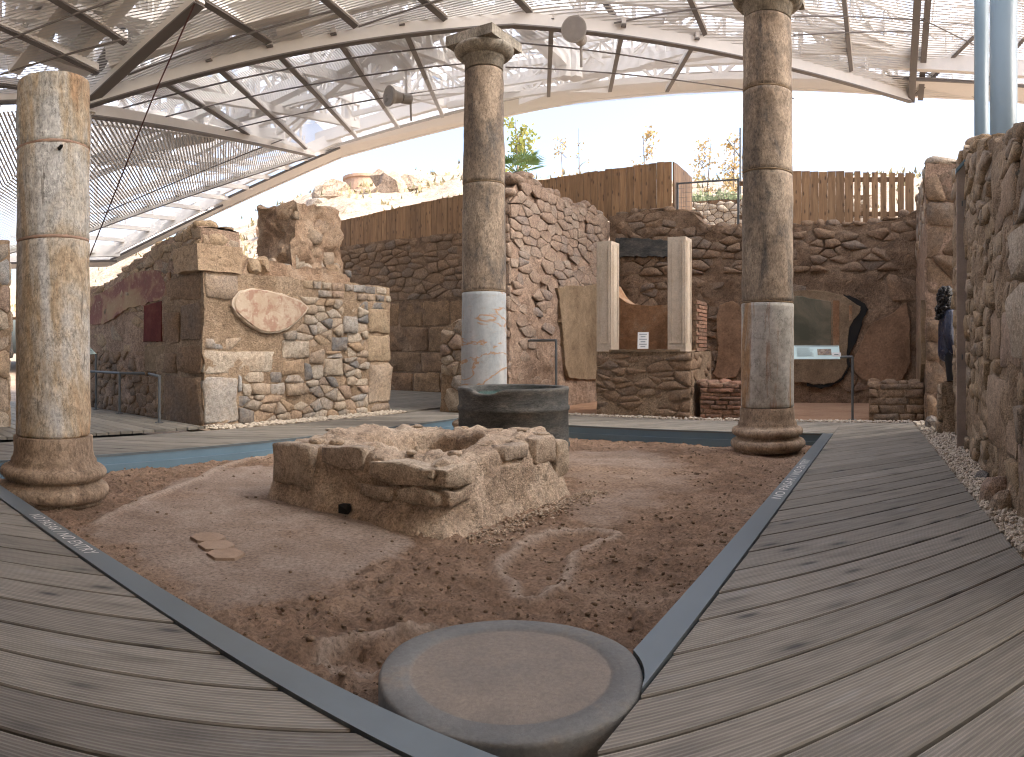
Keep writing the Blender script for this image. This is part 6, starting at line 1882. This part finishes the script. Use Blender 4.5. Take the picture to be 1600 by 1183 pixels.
body_v = [(0, 0, .93), (0, 0, 1.12), (0, 0, 1.36), (0.01, 0, 1.47), (0.03, 0, 1.58), (0.03, 0, 1.70),
          (0, .10, .90), (0.02, .11, .50), (-0.02, .11, .09), (0.12, .12, .04), (0, -.10, .90), (0.02, -.11, .50), (-0.02, -.11, .09), (0.12, -.12, .04),
          (0, .19, 1.40), (-0.03, .25, 1.14), (0.05, .24, .90), (0.09, .23, .83), (0, -.19, 1.40), (-0.03, -.25, 1.14), (0.05, -.24, .90), (0.09, -.23, .83)]
body_e = [(0, 1), (1, 2), (2, 3), (3, 4), (4, 5), (0, 6), (6, 7), (7, 8), (8, 9), (0, 10), (10, 11), (11, 12), (12, 13), (2, 14), (14, 15), (15, 16), (16, 17), (2, 18), (18, 19), (19, 20), (20, 21)]
body_r = [(.12, .15), (.11, .135), (.12, .16), .055, (.085, .075), (.085, .07), .09, .065, .045, .04, .09, .065, .045, .04, .06, .048, .038, .03, .06, .048, .038, .03]
skin_obj('body', body_v, body_e, body_r, M['trousers'], PER)
jk_v = [(0, 0, .80), (0, 0, 1.0), (0, 0, 1.2), (0, 0, 1.38), (0, 0, 1.46), (0, .20, 1.40), (-0.03, .27, 1.14), (0.05, .255, .92), (0, -.20, 1.40), (-0.03, -.27, 1.14), (0.05, -.255, .92)]
skin_obj('jacket', jk_v, [(0, 1), (1, 2), (2, 3), (3, 4), (3, 5), (5, 6), (6, 7), (3, 8), (8, 9), (9, 10)], [(.17, .20), (.165, .20), (.155, .19), (.14, .18), .09, .085, .075, .06, .085, .075, .06], M['jacket'], PER)
skin_obj('head', [(0.03, 0, 1.50), (0.04, 0, 1.60), (0.03, 0, 1.68)], [(0, 1), (1, 2)], [.05, (.085, .07), (.08, .07)], M['skin_tone'], PER)
for s_ in (-1, 1):
    skin_obj('hand', [(0.09, s_ * .245, .86), (0.11, s_ * .25, .79), (0.13, s_ * .25, .73), (0.12, s_ * .23, .72), (0.10, s_ * .26, .72), (0.15, s_ * .235, .79)], [(0, 1), (1, 2), (1, 3), (1, 4), (0, 5)], [.025, .03, .01, .01, .01, .01], M['skin_tone'], PER)
rs = np.random.RandomState(3)
mb = MB()
for k in range(620):
    a_ = rs.uniform(0, 6.28); z = rs.uniform(1.36, 1.76)
    rr_ = (0.105 + 0.035 * rs.rand()) * (1.0 if z > 1.5 else 1.15) * math.sqrt(max(0.05, 1 - max(0, (z - 1.62) / 0.16) ** 2))
    q = pc + fwd * (-0.05 + math.cos(a_) * rr_ * (0.9 if math.cos(a_) < 0.3 else 0.45)) + lat * (math.sin(a_) * rr_) + EZ * z
    blob_mesh(mb, q, rs.uniform(.012, .026), rs, 1.0)
mb.obj('hair', M['hair'], PER, smooth=True)
